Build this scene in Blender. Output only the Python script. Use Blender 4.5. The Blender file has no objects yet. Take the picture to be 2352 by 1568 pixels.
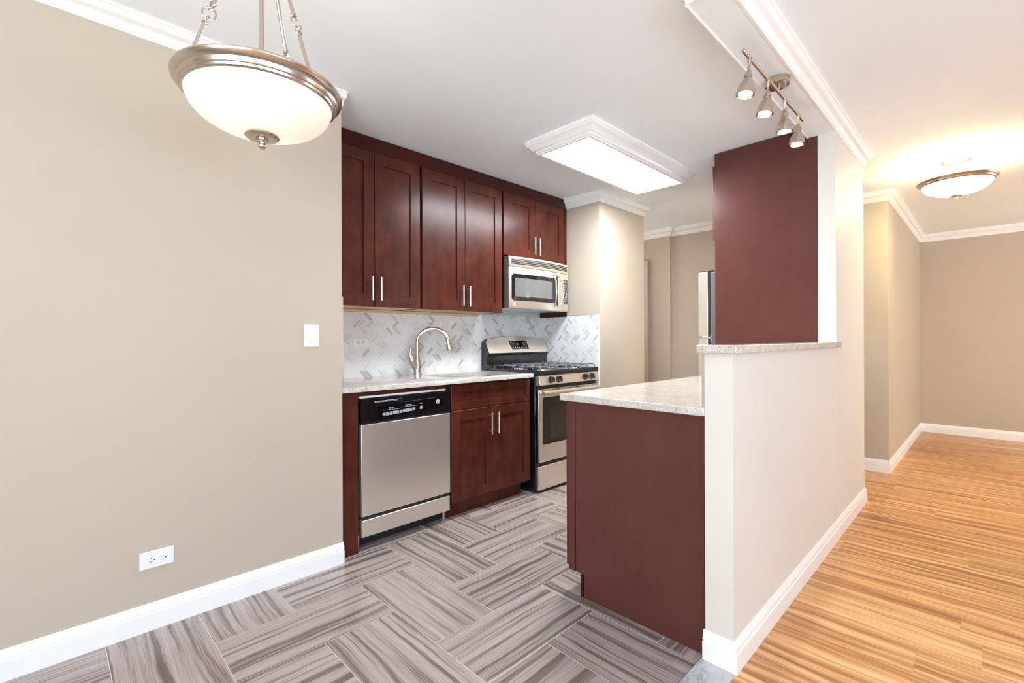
import bpy, bmesh, math, random
from mathutils import Vector, Matrix

S = bpy.context.scene
COL = S.collection
random.seed(7)

# ---------------------------------------------------------------- camera
CAM_H = 1.17
YAW, ROLL, FPX = 0.791568, -0.00404, 1084.85
F = Vector((-math.sin(YAW), math.cos(YAW), 0))
R0 = Vector((math.cos(YAW), math.sin(YAW), 0)); U0 = Vector((0, 0, 1))
R = R0 * math.cos(ROLL) + U0 * math.sin(ROLL)
U = U0 * math.cos(ROLL) - R0 * math.sin(ROLL)
cd = bpy.data.cameras.new('camera')
cam = bpy.data.objects.new('camera', cd); COL.objects.link(cam)
M = Matrix.Identity(4)
for i in range(3):
    M[i][0], M[i][1], M[i][2] = R[i], U[i], -F[i]
M.translation = (0, 0, CAM_H)
cam.matrix_world = M
cd.sensor_width = 36; cd.lens = FPX / 2352 * 36
cd.shift_y = -(784 - 779.52) / 2352
cd.clip_start = 0.05
S.camera = cam

# ---------------------------------------------------------------- exposure, world, daylight
S.view_settings.view_transform = 'Standard'
S.view_settings.look = 'None'
S.view_settings.gamma = 1
S.view_settings.use_curve_mapping = False
S.view_settings.exposure = 0.58
S.cycles.max_bounces = 14
S.cycles.diffuse_bounces = 7
S.cycles.glossy_bounces = 6
S.cycles.caustics_reflective = False
S.cycles.caustics_refractive = False
S.cycles.sample_clamp_indirect = 6

W = bpy.data.worlds.new('daylight'); S.world = W; W.use_nodes = True
W.node_tree.nodes['Background'].inputs[0].default_value = (0.80, 0.88, 1.0, 1)
W.node_tree.nodes['Background'].inputs[1].default_value = 1.0

def area(name, loc, target, sx, sy, power, col):
    l = bpy.data.lights.new(name, 'AREA'); l.shape = 'RECTANGLE'; l.size = sx; l.size_y = sy
    l.energy = power; l.color = col
    o = bpy.data.objects.new(name, l); COL.objects.link(o)
    o.location = loc
    o.rotation_euler = (Vector(target) - Vector(loc)).to_track_quat('-Z', 'Y').to_euler()
    return o

# daylight entering through two unseen windows added behind and to the right of the viewer
area('daylight_rear', (0.75, -2.52, 1.35), (-0.2, -0.2, 3.3), 2.6, 1.75, 156, (0.82, 0.93, 1.0))
area('daylight_side', (3.12, 0.6, 1.35), (1.0, 1.2, 3.4), 3.0, 1.75, 95, (0.52, 0.74, 1.0))
area('hall_fill', (3.12, 6.55, 1.45), (0.0, 7.0, 1.9), 1.9, 1.7, 52, (0.95, 0.98, 0.93))  # added light to brighten the hall, as from an unseen window

area('passage_fill', (-4.56, 4.3, 1.5), (-3.6, 4.0, 3.0), 1.0, 1.2, 24, (1.0, 0.95, 0.88))  # added fill with no known source, lifts the passage ceiling

def point(name, loc, power, col, rad=0.03):
    l = bpy.data.lights.new(name, 'POINT'); l.energy = power; l.color = col; l.shadow_soft_size = rad
    o = bpy.data.objects.new(name, l); COL.objects.link(o); o.location = loc
    return o

# ---------------------------------------------------------------- materials
def new_mat(name):
    m = bpy.data.materials.new(name); m.use_nodes = True
    nt = m.node_tree
    return m, nt, nt.nodes['Principled BSDF']

def plain(name, col, rough=0.5, metal=0.0, spec=0.5, emit=None, strength=0.0, coat=0.0, alpha_noise=0.0):
    m, nt, b = new_mat(name)
    b.inputs['Base Color'].default_value = (*col, 1)
    b.inputs['Roughness'].default_value = rough
    b.inputs['Metallic'].default_value = metal
    b.inputs['Specular IOR Level'].default_value = spec
    if coat:
        b.inputs['Coat Weight'].default_value = coat
        b.inputs['Coat Roughness'].default_value = 0.08
    if emit:
        b.inputs['Emission Color'].default_value = (*emit, 1)
        b.inputs['Emission Strength'].default_value = strength
    return m

def node(nt, kind, **kw):
    n = nt.nodes.new(kind)
    for k, v in kw.items():
        if k.startswith('i_'):
            n.inputs[k[2:].replace('_', ' ')].default_value = v
        else:
            setattr(n, k, v)
    return n

def ramp(nt, src, stops, interp='LINEAR'):
    r = nt.nodes.new('ShaderNodeValToRGB'); r.color_ramp.interpolation = interp
    e = r.color_ramp.elements
    while len(e) < len(stops): e.new(0.5)
    for el, (p, c) in zip(e, stops):
        el.position = p; el.color = (*c, 1) if len(c) == 3 else c
    nt.links.new(src, r.inputs[0])
    return r.outputs[0]

def mapping(nt, src, scale=(1, 1, 1), loc=(0, 0, 0), rot=(0, 0, 0)):
    m = nt.nodes.new('ShaderNodeMapping')
    m.inputs['Scale'].default_value = scale; m.inputs['Location'].default_value = loc
    m.inputs['Rotation'].default_value = rot
    nt.links.new(src, m.inputs['Vector'])
    return m.outputs[0]

def coords(nt, which='Object'):
    return nt.nodes.new('ShaderNodeTexCoord').outputs[which]

def noise(nt, vec, scale=5, detail=3, rough=0.5, dist=0.0):
    n = node(nt, 'ShaderNodeTexNoise', i_Scale=scale, i_Detail=detail, i_Roughness=rough, i_Distortion=dist)
    nt.links.new(vec, n.inputs['Vector'])
    return n.outputs['Fac']

def mix(nt, fac, a, b, mode='MIX'):
    n = nt.nodes.new('ShaderNodeMix'); n.data_type = 'RGBA'; n.blend_type = mode
    for s, v in ((0, fac), (6, a), (7, b)):
        if isinstance(v, (int, float)): n.inputs[s].default_value = v
        elif isinstance(v, tuple): n.inputs[s].default_value = (*v, 1)
        else: nt.links.new(v, n.inputs[s])
    return n.outputs[2]

def bump(nt, b, h, strength=0.1, dist=0.002):
    n = node(nt, 'ShaderNodeBump', i_Strength=strength, i_Distance=dist)
    nt.links.new(h, n.inputs['Height']); nt.links.new(n.outputs[0], b.inputs['Normal'])

def paint(name, c, rough, var=0.03):
    m, nt, b = new_mat(name)
    v = coords(nt)
    n = noise(nt, v, 1.3, 3)
    c2 = tuple(x * (1 - var) for x in c); c1 = tuple(min(1, x * (1 + var)) for x in c)
    nt.links.new(ramp(nt, n, [(0.3, c2), (0.7, c1)]), b.inputs['Base Color'])
    b.inputs['Roughness'].default_value = rough
    b.inputs['Specular IOR Level'].default_value = 0.3
    bump(nt, b, noise(nt, v, 260, 2), 0.05, 0.001)
    return m

M_WALL = paint('beige_wall_paint', (0.54, 0.46, 0.368), 0.55)
M_WALL_LIGHTENED = paint('lightened_wall_paint', (0.73, 0.70, 0.655), 0.5)  # wall paint lightened in colour to offset warm light bounced off the floor
M_CEIL = paint('ceiling_paint', (0.885, 0.94, 0.985), 0.8, 0.01)  # blue tint in the colour counters warm bounced light
M_TRIM = plain('white_trim_paint', (0.93, 0.92, 0.91), 0.3, spec=0.45)
M_PLASTIC = plain('white_plastic', (0.88, 0.88, 0.88), 0.3)
M_SLOT = plain('dark_slot', (0.01, 0.01, 0.01), 0.6)
M_BLACK = plain('black_enamel', (0.008, 0.008, 0.01), 0.12, coat=0.5)
M_BLACKM = plain('black_matte', (0.014, 0.014, 0.016), 0.5)
M_GREYBODY = plain('textured_grey_case', (0.13, 0.12, 0.12), 0.6)
M_IRON = plain('cast_grate_enamel', (0.20, 0.205, 0.225), 0.25)
M_GLASS = plain('dark_oven_glass', (0.015, 0.012, 0.009), 0.05, coat=0.3)
M_SCREEN = plain('microwave_window_mesh', (0.16, 0.16, 0.155), 0.07)
M_RAW = plain('raw_plywood', (0.72, 0.50, 0.30), 0.7)
M_GROUT = plain('pale_grout', (0.80, 0.79, 0.78), 0.8)
M_GROUTW = plain('white_grout', (0.98, 0.98, 0.98), 0.8)
M_GAP = plain('floor_gap', (0.34, 0.18, 0.08), 0.8)
M_WHITEPRINT = plain('white_print', (0.85, 0.85, 0.85), 0.5)
M_GREENLED = plain('green_led', (0.05, 0.4, 0.02), 0.5, emit=(0.2, 0.9, 0.1), strength=0.5)
M_CASING = plain('door_casing_paint', (0.62, 0.55, 0.50), 0.4)
M_PANE = new_mat('window_pane')[0]
_b = M_PANE.node_tree.nodes['Principled BSDF']; _b.inputs['Transmission Weight'].default_value = 1; _b.inputs['Roughness'].default_value = 0.0; _b.inputs['IOR'].default_value = 1.1
M_CHROME = plain('bright_metal', (0.85, 0.84, 0.83), 0.14, metal=1)
M_EDGE = plain('aluminium_edge', (0.80, 0.80, 0.80), 0.25, metal=0.85)

def metal(name, c, rough, axis_scale, met=1.0):
    m, nt, b = new_mat(name)
    v = coords(nt)
    n = noise(nt, mapping(nt, v, axis_scale), 1.0, 2)
    b.inputs['Base Color'].default_value = (*c, 1); b.inputs['Metallic'].default_value = met
    r = node(nt, 'ShaderNodeMapRange', i_To_Min=rough * 0.88, i_To_Max=rough * 1.12)
    nt.links.new(n, r.inputs[0]); nt.links.new(r.outputs[0], b.inputs['Roughness'])
    return m

M_STEEL = metal('brushed_stainless_steel', (0.90, 0.81, 0.705), 0.31, (700, 6, 700), 0.84)
M_NICKEL = metal('brushed_nickel', (0.56, 0.485, 0.42), 0.24, (300, 300, 20))
M_PULL = metal('satin_pull', (0.90, 0.87, 0.83), 0.28, (300, 300, 20))

def cherry(name, dark, light, rough, grain=(14, 14, 1.6), spec=0.5):
    m, nt, b = new_mat(name)
    v = coords(nt)
    a = noise(nt, mapping(nt, v, grain), 1.0, 4, 0.6, 0.4)
    blot = noise(nt, v, 7, 3, 0.6)
    c = ramp(nt, a, [(0.3, dark), (0.72, light)])
    c = mix(nt, 0.55, c, ramp(nt, blot, [(0.3, dark), (0.75, light)]))
    fine = noise(nt, mapping(nt, v, (260, 260, 8)), 1.0, 2)
    c = mix(nt, 0.12, c, ramp(nt, fine, [(0.35, tuple(x * .6 for x in dark)), (0.65, light)]))
    nt.links.new(c, b.inputs['Base Color'])
    b.inputs['Roughness'].default_value = rough
    b.inputs['Specular IOR Level'].default_value = spec
    bump(nt, b, a, 0.03, 0.001)
    return m

M_CHERRY = cherry('cherry_stained_maple', (0.036, 0.0075, 0.0048), (0.128, 0.030, 0.0155), 0.27, spec=0.24)
M_CHERRYDK = cherry('dark_cherry_fascia', (0.045, 0.007, 0.005), (0.07, 0.012, 0.008), 0.35, spec=0.25)
M_PANEL = cherry('cherry_laminate_panel', (0.098, 0.030, 0.024), (0.128, 0.042, 0.034), 0.28, grain=(9, 9, 0.7), spec=0.3)

def granite():
    m, nt, b = new_mat('speckled_white_granite')
    v = coords(nt)
    big = noise(nt, v, 22, 3, 0.6)
    c = ramp(nt, big, [(0.30, (0.55, 0.515, 0.47)), (0.55, (0.67, 0.63, 0.575)), (0.8, (0.75, 0.72, 0.67))])
    g = noise(nt, mapping(nt, v, (1, 0.55, 1.0), rot=(0.3, 0.2, 0.6)), 235, 3, 0.65)
    gm = ramp(nt, g, [(0.55, (0, 0, 0)), (0.64, (1, 1, 1))])
    c = mix(nt, gm, c, (0.40, 0.37, 0.35))
    d = noise(nt, mapping(nt, v, (1, 0.5, 1), loc=(3, 1, 2), rot=(0.4, 0.1, 0.5)), 290, 2, 0.6)
    dm = ramp(nt, d, [(0.62, (0, 0, 0)), (0.67, (1, 1, 1))])
    c = mix(nt, dm, c, (0.055, 0.05, 0.055))
    p = noise(nt, mapping(nt, v, loc=(5, 5, 5)), 260, 2, 0.6)
    pm = ramp(nt, p, [(0.69, (0, 0, 0)), (0.73, (1, 1, 1))])
    c = mix(nt, pm, c, (0.20, 0.06, 0.055))
    nt.links.new(c, b.inputs['Base Color'])
    b.inputs['Roughness'].default_value = 0.06
    b.inputs['Specular IOR Level'].default_value = 0.6
    return m
M_GRANITE = granite()

def floor_tile_mat():
    m, nt, b = new_mat('striated_porcelain_tile')
    uv = coords(nt, 'UV')
    warp = noise(nt, mapping(nt, uv, (3.2, 3.2, 1)), 1.0, 3)
    off = node(nt, 'ShaderNodeVectorMath', operation='SCALE'); off.inputs['Scale'].default_value = 0.035
    cmb = nt.nodes.new('ShaderNodeCombineXYZ'); nt.links.new(warp, cmb.inputs['Y'])
    nt.links.new(cmb.outputs[0], off.inputs[0])
    add = node(nt, 'ShaderNodeVectorMath', operation='ADD')
    nt.links.new(uv, add.inputs[0]); nt.links.new(off.outputs[0], add.inputs[1])
    a = noise(nt, mapping(nt, add.outputs[0], (0.55, 27, 1)), 1.0, 4.5, 0.66)
    c = ramp(nt, a, [(0.30, (0.140, 0.105, 0.090)), (0.425, (0.20, 0.156, 0.137)), (0.49, (0.39, 0.322, 0.296)),
                     (0.58, (0.475, 0.405, 0.378)), (0.72, (0.36, 0.296, 0.270)), (0.80, (0.50, 0.43, 0.40))])
    f = noise(nt, mapping(nt, uv, (5, 170, 1)), 1.0, 3, 0.7)
    c = mix(nt, 0.45, c, ramp(nt, f, [(0.33, (0.50, 0.48, 0.47)), (0.55, (1, 1, 1))]), 'MULTIPLY')
    c = mix(nt, 1.0, c, (1.03, 1.02, 1.03), 'MULTIPLY')
    nt.links.new(c, b.inputs['Base Color'])
    b.inputs['Roughness'].default_value = 0.22
    b.inputs['Specular IOR Level'].default_value = 0.5
    return m
M_TILE = floor_tile_mat()

def wood_mat():
    m, nt, b = new_mat('striped_maple_laminate')
    uv = coords(nt, 'UV')
    warp = noise(nt, mapping(nt, uv, (2.6, 5, 1)), 1.0, 3)
    cmb = nt.nodes.new('ShaderNodeCombineXYZ'); nt.links.new(warp, cmb.inputs['Y'])
    off = node(nt, 'ShaderNodeVectorMath', operation='SCALE'); off.inputs['Scale'].default_value = 0.06
    nt.links.new(cmb.outputs[0], off.inputs[0])
    add = node(nt, 'ShaderNodeVectorMath', operation='ADD')
    nt.links.new(uv, add.inputs[0]); nt.links.new(off.outputs[0], add.inputs[1])
    a = noise(nt, mapping(nt, add.outputs[0], (0.9, 30, 1)), 1.0, 4, 0.62)
    c = ramp(nt, a, [(0.30, (0.25, 0.085, 0.027)), (0.42, (0.46, 0.19, 0.066)), (0.51, (0.62, 0.315, 0.122)), (0.64, (0.78, 0.50, 0.245))])
    f = noise(nt, mapping(nt, uv, (6, 210, 1)), 1.0, 3, 0.7)
    c = mix(nt, 0.4, c, ramp(nt, f, [(0.33, (0.55, 0.45, 0.38)), (0.55, (1, 1, 1))]), 'MULTIPLY')
    k = noise(nt, mapping(nt, uv, (9, 38, 1), loc=(4, 7, 0)), 1.0, 2, 0.5)
    c = mix(nt, ramp(nt, k, [(0.735, (0, 0, 0)), (0.80, (1, 1, 1))]), c, (0.17, 0.06, 0.025))
    at = node(nt, 'ShaderNodeAttribute', attribute_name='tone')
    mr = node(nt, 'ShaderNodeMapRange', i_To_Min=0.92, i_To_Max=1.16); nt.links.new(at.outputs['Fac'], mr.inputs[0])
    cc = nt.nodes.new('ShaderNodeCombineXYZ')
    for i in range(3): nt.links.new(mr.outputs[0], cc.inputs[i])
    c = mix(nt, 1.0, c, cc.outputs[0], 'MULTIPLY')
    nt.links.new(c, b.inputs['Base Color'])
    b.inputs['Roughness'].default_value = 0.33
    return m
M_WOOD = wood_mat()

def mosaic_mat():
    m, nt, b = new_mat('herringbone_carrara_mosaic')
    uv = coords(nt, 'UV')
    at = node(nt, 'ShaderNodeAttribute', attribute_name='tone')
    c = ramp(nt, at.outputs['Fac'], [(0.0, (0.85, 0.845, 0.835)), (0.45, (0.79, 0.785, 0.775)), (0.75, (0.66, 0.655, 0.65)), (1.0, (0.47, 0.47, 0.47))])
    v = noise(nt, mapping(nt, uv, (16, 28, 1)), 1.0, 4, 0.65, 1.2)
    c = mix(nt, ramp(nt, v, [(0.58, (0, 0, 0)), (0.70, (0.65, 0.65, 0.65))]), c, (0.44, 0.44, 0.45))
    nt.links.new(c, b.inputs['Base Color'])
    b.inputs['Roughness'].default_value = 0.3
    return m
M_MOSAIC = mosaic_mat()

def marble_mat():
    m, nt, b = new_mat('grey_marble_saddle')
    v = coords(nt)
    n = noise(nt, mapping(nt, v, (10, 5, 10), rot=(0, 0, 0.5)), 1.0, 5, 0.65, 1.5)
    c = ramp(nt, n, [(0.3, (0.62, 0.64, 0.65)), (0.48, (0.55, 0.57, 0.58)), (0.52, (0.38, 0.40, 0.41)), (0.56, (0.60, 0.62, 0.63))])
    nt.links.new(c, b.inputs['Base Color']); b.inputs['Roughness'].default_value = 0.25
    return m
M_MARBLE = marble_mat()

def glow(name, col, strength, base=(0.9, 0.87, 0.82)):
    m, nt, b = new_mat(name)
    b.inputs['Base Color'].default_value = (*base, 1)
    b.inputs['Roughness'].default_value = 0.25
    b.inputs['Emission Color'].default_value = (*col, 1)
    b.inputs['Emission Strength'].default_value = strength
    return m

def frosted(name, col, emit, strength, trans=0.6):
    m, nt, b = new_mat(name)
    b.inputs['Base Color'].default_value = (*col, 1); b.inputs['Roughness'].default_value = 0.25
    b.inputs['Emission Color'].default_value = (*emit, 1); b.inputs['Emission Strength'].default_value = strength
    t = nt.nodes.new('ShaderNodeBsdfTranslucent'); t.inputs[0].default_value = (*col, 1)
    x = nt.nodes.new('ShaderNodeMixShader'); x.inputs[0].default_value = trans
    out = nt.nodes['Material Output']
    nt.links.new(b.outputs[0], x.inputs[1]); nt.links.new(t.outputs[0], x.inputs[2]); nt.links.new(x.outputs[0], out.inputs[0])
    return m

M_BOWL = frosted('frosted_glass_bowl', (0.95, 0.90, 0.82), (1.0, 0.94, 0.86), 0.16, 0.25)
M_BOWLHALL = frosted('warm_frosted_glass_bowl', (0.95, 0.90, 0.78), (1.0, 0.87, 0.54), 24.0, 0.4)
M_LENS = glow('lit_fluorescent_lens', (0.91, 0.965, 1.0), 29.0)
M_BULB = glow('lit_spot_lens', (1.0, 0.90, 0.74), 4.0)

# ---------------------------------------------------------------- mesh builder
class MB:
    def __init__(s): s.v = []; s.f = []
    def quadbox(s, p):      # 8 corners: bottom 4 ccw, top 4 ccw
        b = len(s.v); s.v += [tuple(q) for q in p]
        for f in ((3, 2, 1, 0), (4, 5, 6, 7), (0, 1, 5, 4), (1, 2, 6, 5), (2, 3, 7, 6), (3, 0, 4, 7)):
            s.f.append([b + i for i in f])
        return s
    def box(s, x0, x1, y0, y1, z0, z1):
        return s.quadbox([(x0, y0, z0), (x1, y0, z0), (x1, y1, z0), (x0, y1, z0), (x0, y0, z1), (x1, y0, z1), (x1, y1, z1), (x0, y1, z1)])
    def loft(s, rings, caps=True, closed=True):
        b = len(s.v); n = len(rings[0])
        for r in rings: s.v += [tuple(q) for q in r]
        for i in range(len(rings) - 1):
            for j in range(n if closed else n - 1):
                k = (j + 1) % n
                s.f.append([b + i * n + j, b + i * n + k, b + (i + 1) * n + k, b + (i + 1) * n + j])
        if caps:
            s.f.append([b + j for j in range(n)][::-1]); s.f.append([b + (len(rings) - 1) * n + j for j in range(n)])
        return s
    def lathe(s, prof, c=(0, 0, 0), axis=(0, 0, 1), n=32, caps=True):
        ax = Vector(axis).normalized(); q = Vector((0, 0, 1)).rotation_difference(ax); c = Vector(c)
        rings = []
        for r, h in prof:
            r = max(r, 0.0002)
            rings.append([c + q @ Vector((r * math.cos(2 * math.pi * i / n), r * math.sin(2 * math.pi * i / n), h)) for i in range(n)])
        return s.loft(rings, caps=caps)
    def cyl(s, a, b, r, n=16, r2=None):
        a = Vector(a); b = Vector(b); d = b - a
        return s.lathe([(r, 0), (r if r2 is None else r2, d.length)], a, d, n)
    def tube(s, pts, r, n=10, closed=False):
        pts = [Vector(p) for p in pts]; rings = []; N = len(pts)
        rs = r if isinstance(r, (list, tuple)) else [r] * N
        t0 = None; nrm = None
        for i, p in enumerate(pts):
            if closed: t = pts[(i + 1) % N] - pts[i - 1]
            else: t = pts[min(i + 1, N - 1)] - pts[max(i - 1, 0)]
            t.normalize()
            if nrm is None:
                nrm = t.orthogonal().normalized()
            else:
                nrm = (t0.rotation_difference(t) @ nrm); nrm = (nrm - t * nrm.dot(t)).normalized()
            t0 = t; bn = t.cross(nrm)
            rings.append([p + nrm * (rs[i] * math.cos(2 * math.pi * k / n)) + bn * (rs[i] * math.sin(2 * math.pi * k / n)) for k in range(n)])
        if closed:
            rings.append(rings[0]); return s.loft(rings, caps=False)
        return s.loft(rings)
    def prism(s, poly, axis, a, b):     # polygon in the two other axes, extruded along axis from a to b
        def P(u, w, t):
            return {'x': (t, u, w), 'y': (u, t, w), 'z': (u, w, t)}[axis]
        return s.loft([[P(u, w, a) for u, w in poly], [P(u, w, b) for u, w in poly]])

def xyz(o):
    p = Vector((0, 0, 0))
    while o: p += o.location; o = o.parent
    return p

def obj(name, mb, mat, parent=None, bevel=0.0, smooth=35, seg=2, loc=None):
    me = bpy.data.meshes.new(name)
    vs = [Vector(v) for v in mb.v]
    if parent is not None: base = xyz(parent)
    elif loc is not None: base = Vector(loc)
    else:
        xs = [v.x for v in vs]; ys = [v.y for v in vs]; zs = [v.z for v in vs]
        base = Vector(((min(xs) + max(xs)) / 2, (min(ys) + max(ys)) / 2, min(zs)))
    me.from_pydata([v - base for v in vs], [], mb.f)
    bm = bmesh.new(); bm.from_mesh(me)
    bmesh.ops.remove_doubles(bm, verts=bm.verts, dist=1e-6)
    bmesh.ops.recalc_face_normals(bm, faces=bm.faces)
    bm.to_mesh(me); bm.free()
    me.polygons.foreach_set('use_smooth', [True] * len(me.polygons))
    me.set_sharp_from_angle(angle=math.radians(smooth))
    for m in (mat if isinstance(mat, list) else [mat]): me.materials.append(m)
    o = bpy.data.objects.new(name, me); COL.objects.link(o)
    if parent is not None: o.parent = parent
    else: o.location = base
    if bevel:
        bv = o.modifiers.new('bevel', 'BEVEL'); bv.width = bevel; bv.segments = seg; bv.limit_method = 'ANGLE'; bv.angle_limit = math.radians(40)
        bv.harden_normals = False
    return o

def tag(o, label, cat, group=None):
    o['label'] = label; o['category'] = cat
    if group: o['group'] = group
    return o

def thing(name, label, cat, loc, group=None):
    o = bpy.data.objects.new(name, None); COL.objects.link(o); o.location = loc
    o.empty_display_size = 0.1
    return tag(o, label, cat, group)

def struct(name, mb, mat, parent=None, label=None, **kw):
    o = obj(name, mb, mat, parent, **kw)
    if parent is None:
        o['kind'] = 'structure'
        if label: o['label'] = label
    return o

def text_mesh(name, body, size, origin, right, up, mat, parent, align='CENTER', lift=0.0006):
    cu = bpy.data.curves.new(name, 'FONT'); cu.body = body; cu.size = size; cu.align_x = align; cu.align_y = 'CENTER'
    cu.extrude = 0.0002; cu.resolution_u = 2
    t = bpy.data.objects.new(name, cu); COL.objects.link(t)
    bpy.context.view_layer.update()
    me = bpy.data.meshes.new_from_object(t.evaluated_get(bpy.context.evaluated_depsgraph_get()))
    bpy.data.objects.remove(t); bpy.data.curves.remove(cu)
    r = Vector(right).normalized(); u = Vector(up).normalized(); n = r.cross(u)
    base = xyz(parent)
    me.transform(Matrix.Translation(Vector(origin) + n * lift - base) @ Matrix(((r.x, u.x, n.x), (r.y, u.y, n.y), (r.z, u.z, n.z))).to_4x4())
    me.name = name
    me.materials.clear(); me.materials.append(mat)
    o = bpy.data.objects.new(name, me); COL.objects.link(o); o.parent = parent
    return o

def sweep(path, prof, side=1):
    """profile (d outward, z) carried along a plan polyline with mitred corners; side=+1 puts outward to the right of travel"""
    mb = MB(); P = [Vector((x, y)) for x, y in path]; rings = []
    def nrm(a, b):
        t = (b - a).normalized(); return Vector((t.y, -t.x)) * side
    for i, p in enumerate(P):
        if i == 0: m = nrm(P[0], P[1])
        elif i == len(P) - 1: m = nrm(P[-2], P[-1])
        else:
            a = nrm(P[i - 1], P[i]); b = nrm(P[i], P[i + 1]); m = (a + b) / (1 + a.dot(b))
        rings.append([(p.x + m.x * d, p.y + m.y * d, z) for d, z in prof])
    return mb.loft(rings)

def crown(zb, zt, proj):
    h = zt - zb
    k = [(0, zb), (0.10, zb), (0.13, zb + 0.10 * h), (0.20, zb + 0.13 * h), (0.22, zb + 0.24 * h)]
    for i in range(9):
        t = i / 8; k.append((0.26 + 0.58 * (t - 0.10 * math.sin(2 * math.pi * t)), zb + h * (0.27 + 0.50 * (t + 0.10 * math.sin(2 * math.pi * t)))))
    k += [(0.86, zb + 0.84 * h), (0.97, zb + 0.86 * h), (1.0, zb + 0.90 * h), (1.0, zt)]
    return [(-0.004, zb)] + [(d * proj, z) for d, z in k] + [(-0.004, zt)]

BASE = [(-0.004, 0), (0.0145, 0), (0.0145, 0.068), (0.0100, 0.0695), (0.0100, 0.0725), (0.0118, 0.075), (0.0118, 0.084), (0.0095, 0.093), (0.0055, 0.099), (0.0055, 0.104), (0.0035, 0.107), (-0.004, 0.107)]
ZC = 2.45

# ---------------------------------------------------------------- shell
XW, XB, YC, XCOL = -2.40, -3.055, 3.42, -2.381
XH0, XH1 = -0.735, -0.635
YH, YP, YPE = 1.715, 3.30, 4.166
struct('wall_left', MB().box(XB, XW, -2.6, 1.112, 0, ZC), M_WALL, label='beige wall on the left with switch and outlet')
struct('wall_kitchen', MB().box(XB - 0.1, XB, -2.6, YC, 0, ZC), M_WALL_LIGHTENED, label='wall behind the kitchen run')
struct('wall_column', MB().box(XB, XCOL, YC, 4.170, 0, ZC), M_WALL, label='pale square wall column right of the stove')
struct('wall_half', MB().box(XH0, XH1, YH, YP, 0, 1.117), M_WALL_LIGHTENED, label='half-height wall beside the peninsula')
struct('wall_pillar', MB().box(-0.725, XH1, YP, YPE, 0, ZC), M_WALL_LIGHTENED, label='full-height wall end rising from the half wall')
struct('wall_passage', MB().box(-4.6, -2.605, 5.15, 5.35, 0, ZC), M_WALL, label='dim wall of the passage beyond the column')
struct('wall_far', MB().box(-2.605, -0.62, 5.20, 7.9, 0, ZC), M_WALL, label='wall block at the far end of the kitchen aisle')
struct('wall_hall', MB().box(-0.62, 3.3, 7.80, 7.95, 0, ZC), M_WALL, label='tan wall at the end of the hall')
struct('wall_side', MB().box(-4.7, -4.6, 3.4, 5.35, 0, 0.9).box(-4.7, -4.6, 3.4, 5.35, 2.2, ZC).box(-4.7, -4.6, 3.4, 3.75, 0.9, 2.2).box(-4.7, -4.6, 4.85, 5.35, 0.9, 2.2), M_WALL)
w4 = struct('unseen_window_4', MB().box(-4.69, -4.64, 3.75, 4.85, 0.9, 0.95).box(-4.69, -4.64, 3.75, 4.85, 2.15, 2.2).box(-4.69, -4.64, 3.75, 3.80, 0.95, 2.15).box(-4.69, -4.64, 4.80, 4.85, 0.95, 2.15), M_TRIM)  # unseen window, added to go with the passage fill light
struct('pane', MB().box(-4.668, -4.662, 3.80, 4.80, 0.95, 2.15), M_PANE, w4)
struct('wall_closet', MB().box(-4.6, XB, 3.4, 3.5, 0, ZC), M_WALL)
rw = MB()
rw.box(-3.06, 3.3, -2.72, -2.6, 0, 0.42).box(-3.06, 3.3, -2.72, -2.6, 2.28, ZC).box(-3.06, -0.60, -2.72, -2.6, 0.42, 2.28).box(2.10, 3.3, -2.72, -2.6, 0.42, 2.28)
struct('wall_rear', rw, M_WALL)
sw = MB()
sw.box(3.2, 3.32, -2.6, 7.9, 0, 0.42).box(3.2, 3.32, -2.6, 7.9, 2.28, ZC).box(3.2, 3.32, -2.6, -0.95, 0.42, 2.28).box(3.2, 3.32, 2.15, 5.55, 0.42, 2.28).box(3.2, 3.32, 7.55, 7.9, 0.42, 2.28)
struct('wall_right', sw, M_WALL)
w1 = struct('unseen_window_1', MB().box(-0.60, 2.10, -2.70, -2.64, 0.42, 0.47).box(-0.60, 2.10, -2.70, -2.64, 2.23, 2.28).box(-0.60, -0.55, -2.70, -2.64, 0.47, 2.23).box(2.05, 2.10, -2.70, -2.64, 0.47, 2.23).box(0.72, 0.78, -2.70, -2.64, 0.47, 2.23), M_TRIM)  # unseen window, added to supply the rear daylight
struct('pane', MB().box(-0.55, 2.05, -2.675, -2.669, 0.47, 2.23), M_PANE, w1)
w2 = struct('unseen_window_2', MB().box(3.24, 3.30, -0.95, 2.15, 0.42, 0.47).box(3.24, 3.30, -0.95, 2.15, 2.23, 2.28).box(3.24, 3.30, -0.95, -0.90, 0.47, 2.23).box(3.24, 3.30, 2.10, 2.15, 0.47, 2.23).box(3.24, 3.30, 0.57, 0.63, 0.47, 2.23), M_TRIM)  # unseen window, added to supply the side daylight
struct('pane', MB().box(3.269, 3.275, -0.90, 2.10, 0.47, 2.23), M_PANE, w2)
w3 = struct('unseen_window_3', MB().box(3.24, 3.30, 5.55, 7.55, 0.42, 0.47).box(3.24, 3.30, 5.55, 7.55, 2.23, 2.28).box(3.24, 3.30, 5.55, 5.60, 0.47, 2.23).box(3.24, 3.30, 7.50, 7.55, 0.47, 2.23), M_TRIM)  # unseen window, added so that light reaches the hall end
struct('pane', MB().box(3.269, 3.275, 5.60, 7.50, 0.47, 2.23), M_PANE, w3)
struct('ceiling', MB().box(-4.7, 3.3, -2.7, 7.95, ZC, ZC + 0.1), M_CEIL)
ZS = 2.385
struct('beam', MB().box(-0.775, XH1, 1.665, YP - 0.001, ZS, ZC), M_CEIL, label='shallow white ceiling beam above the half wall')
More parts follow.
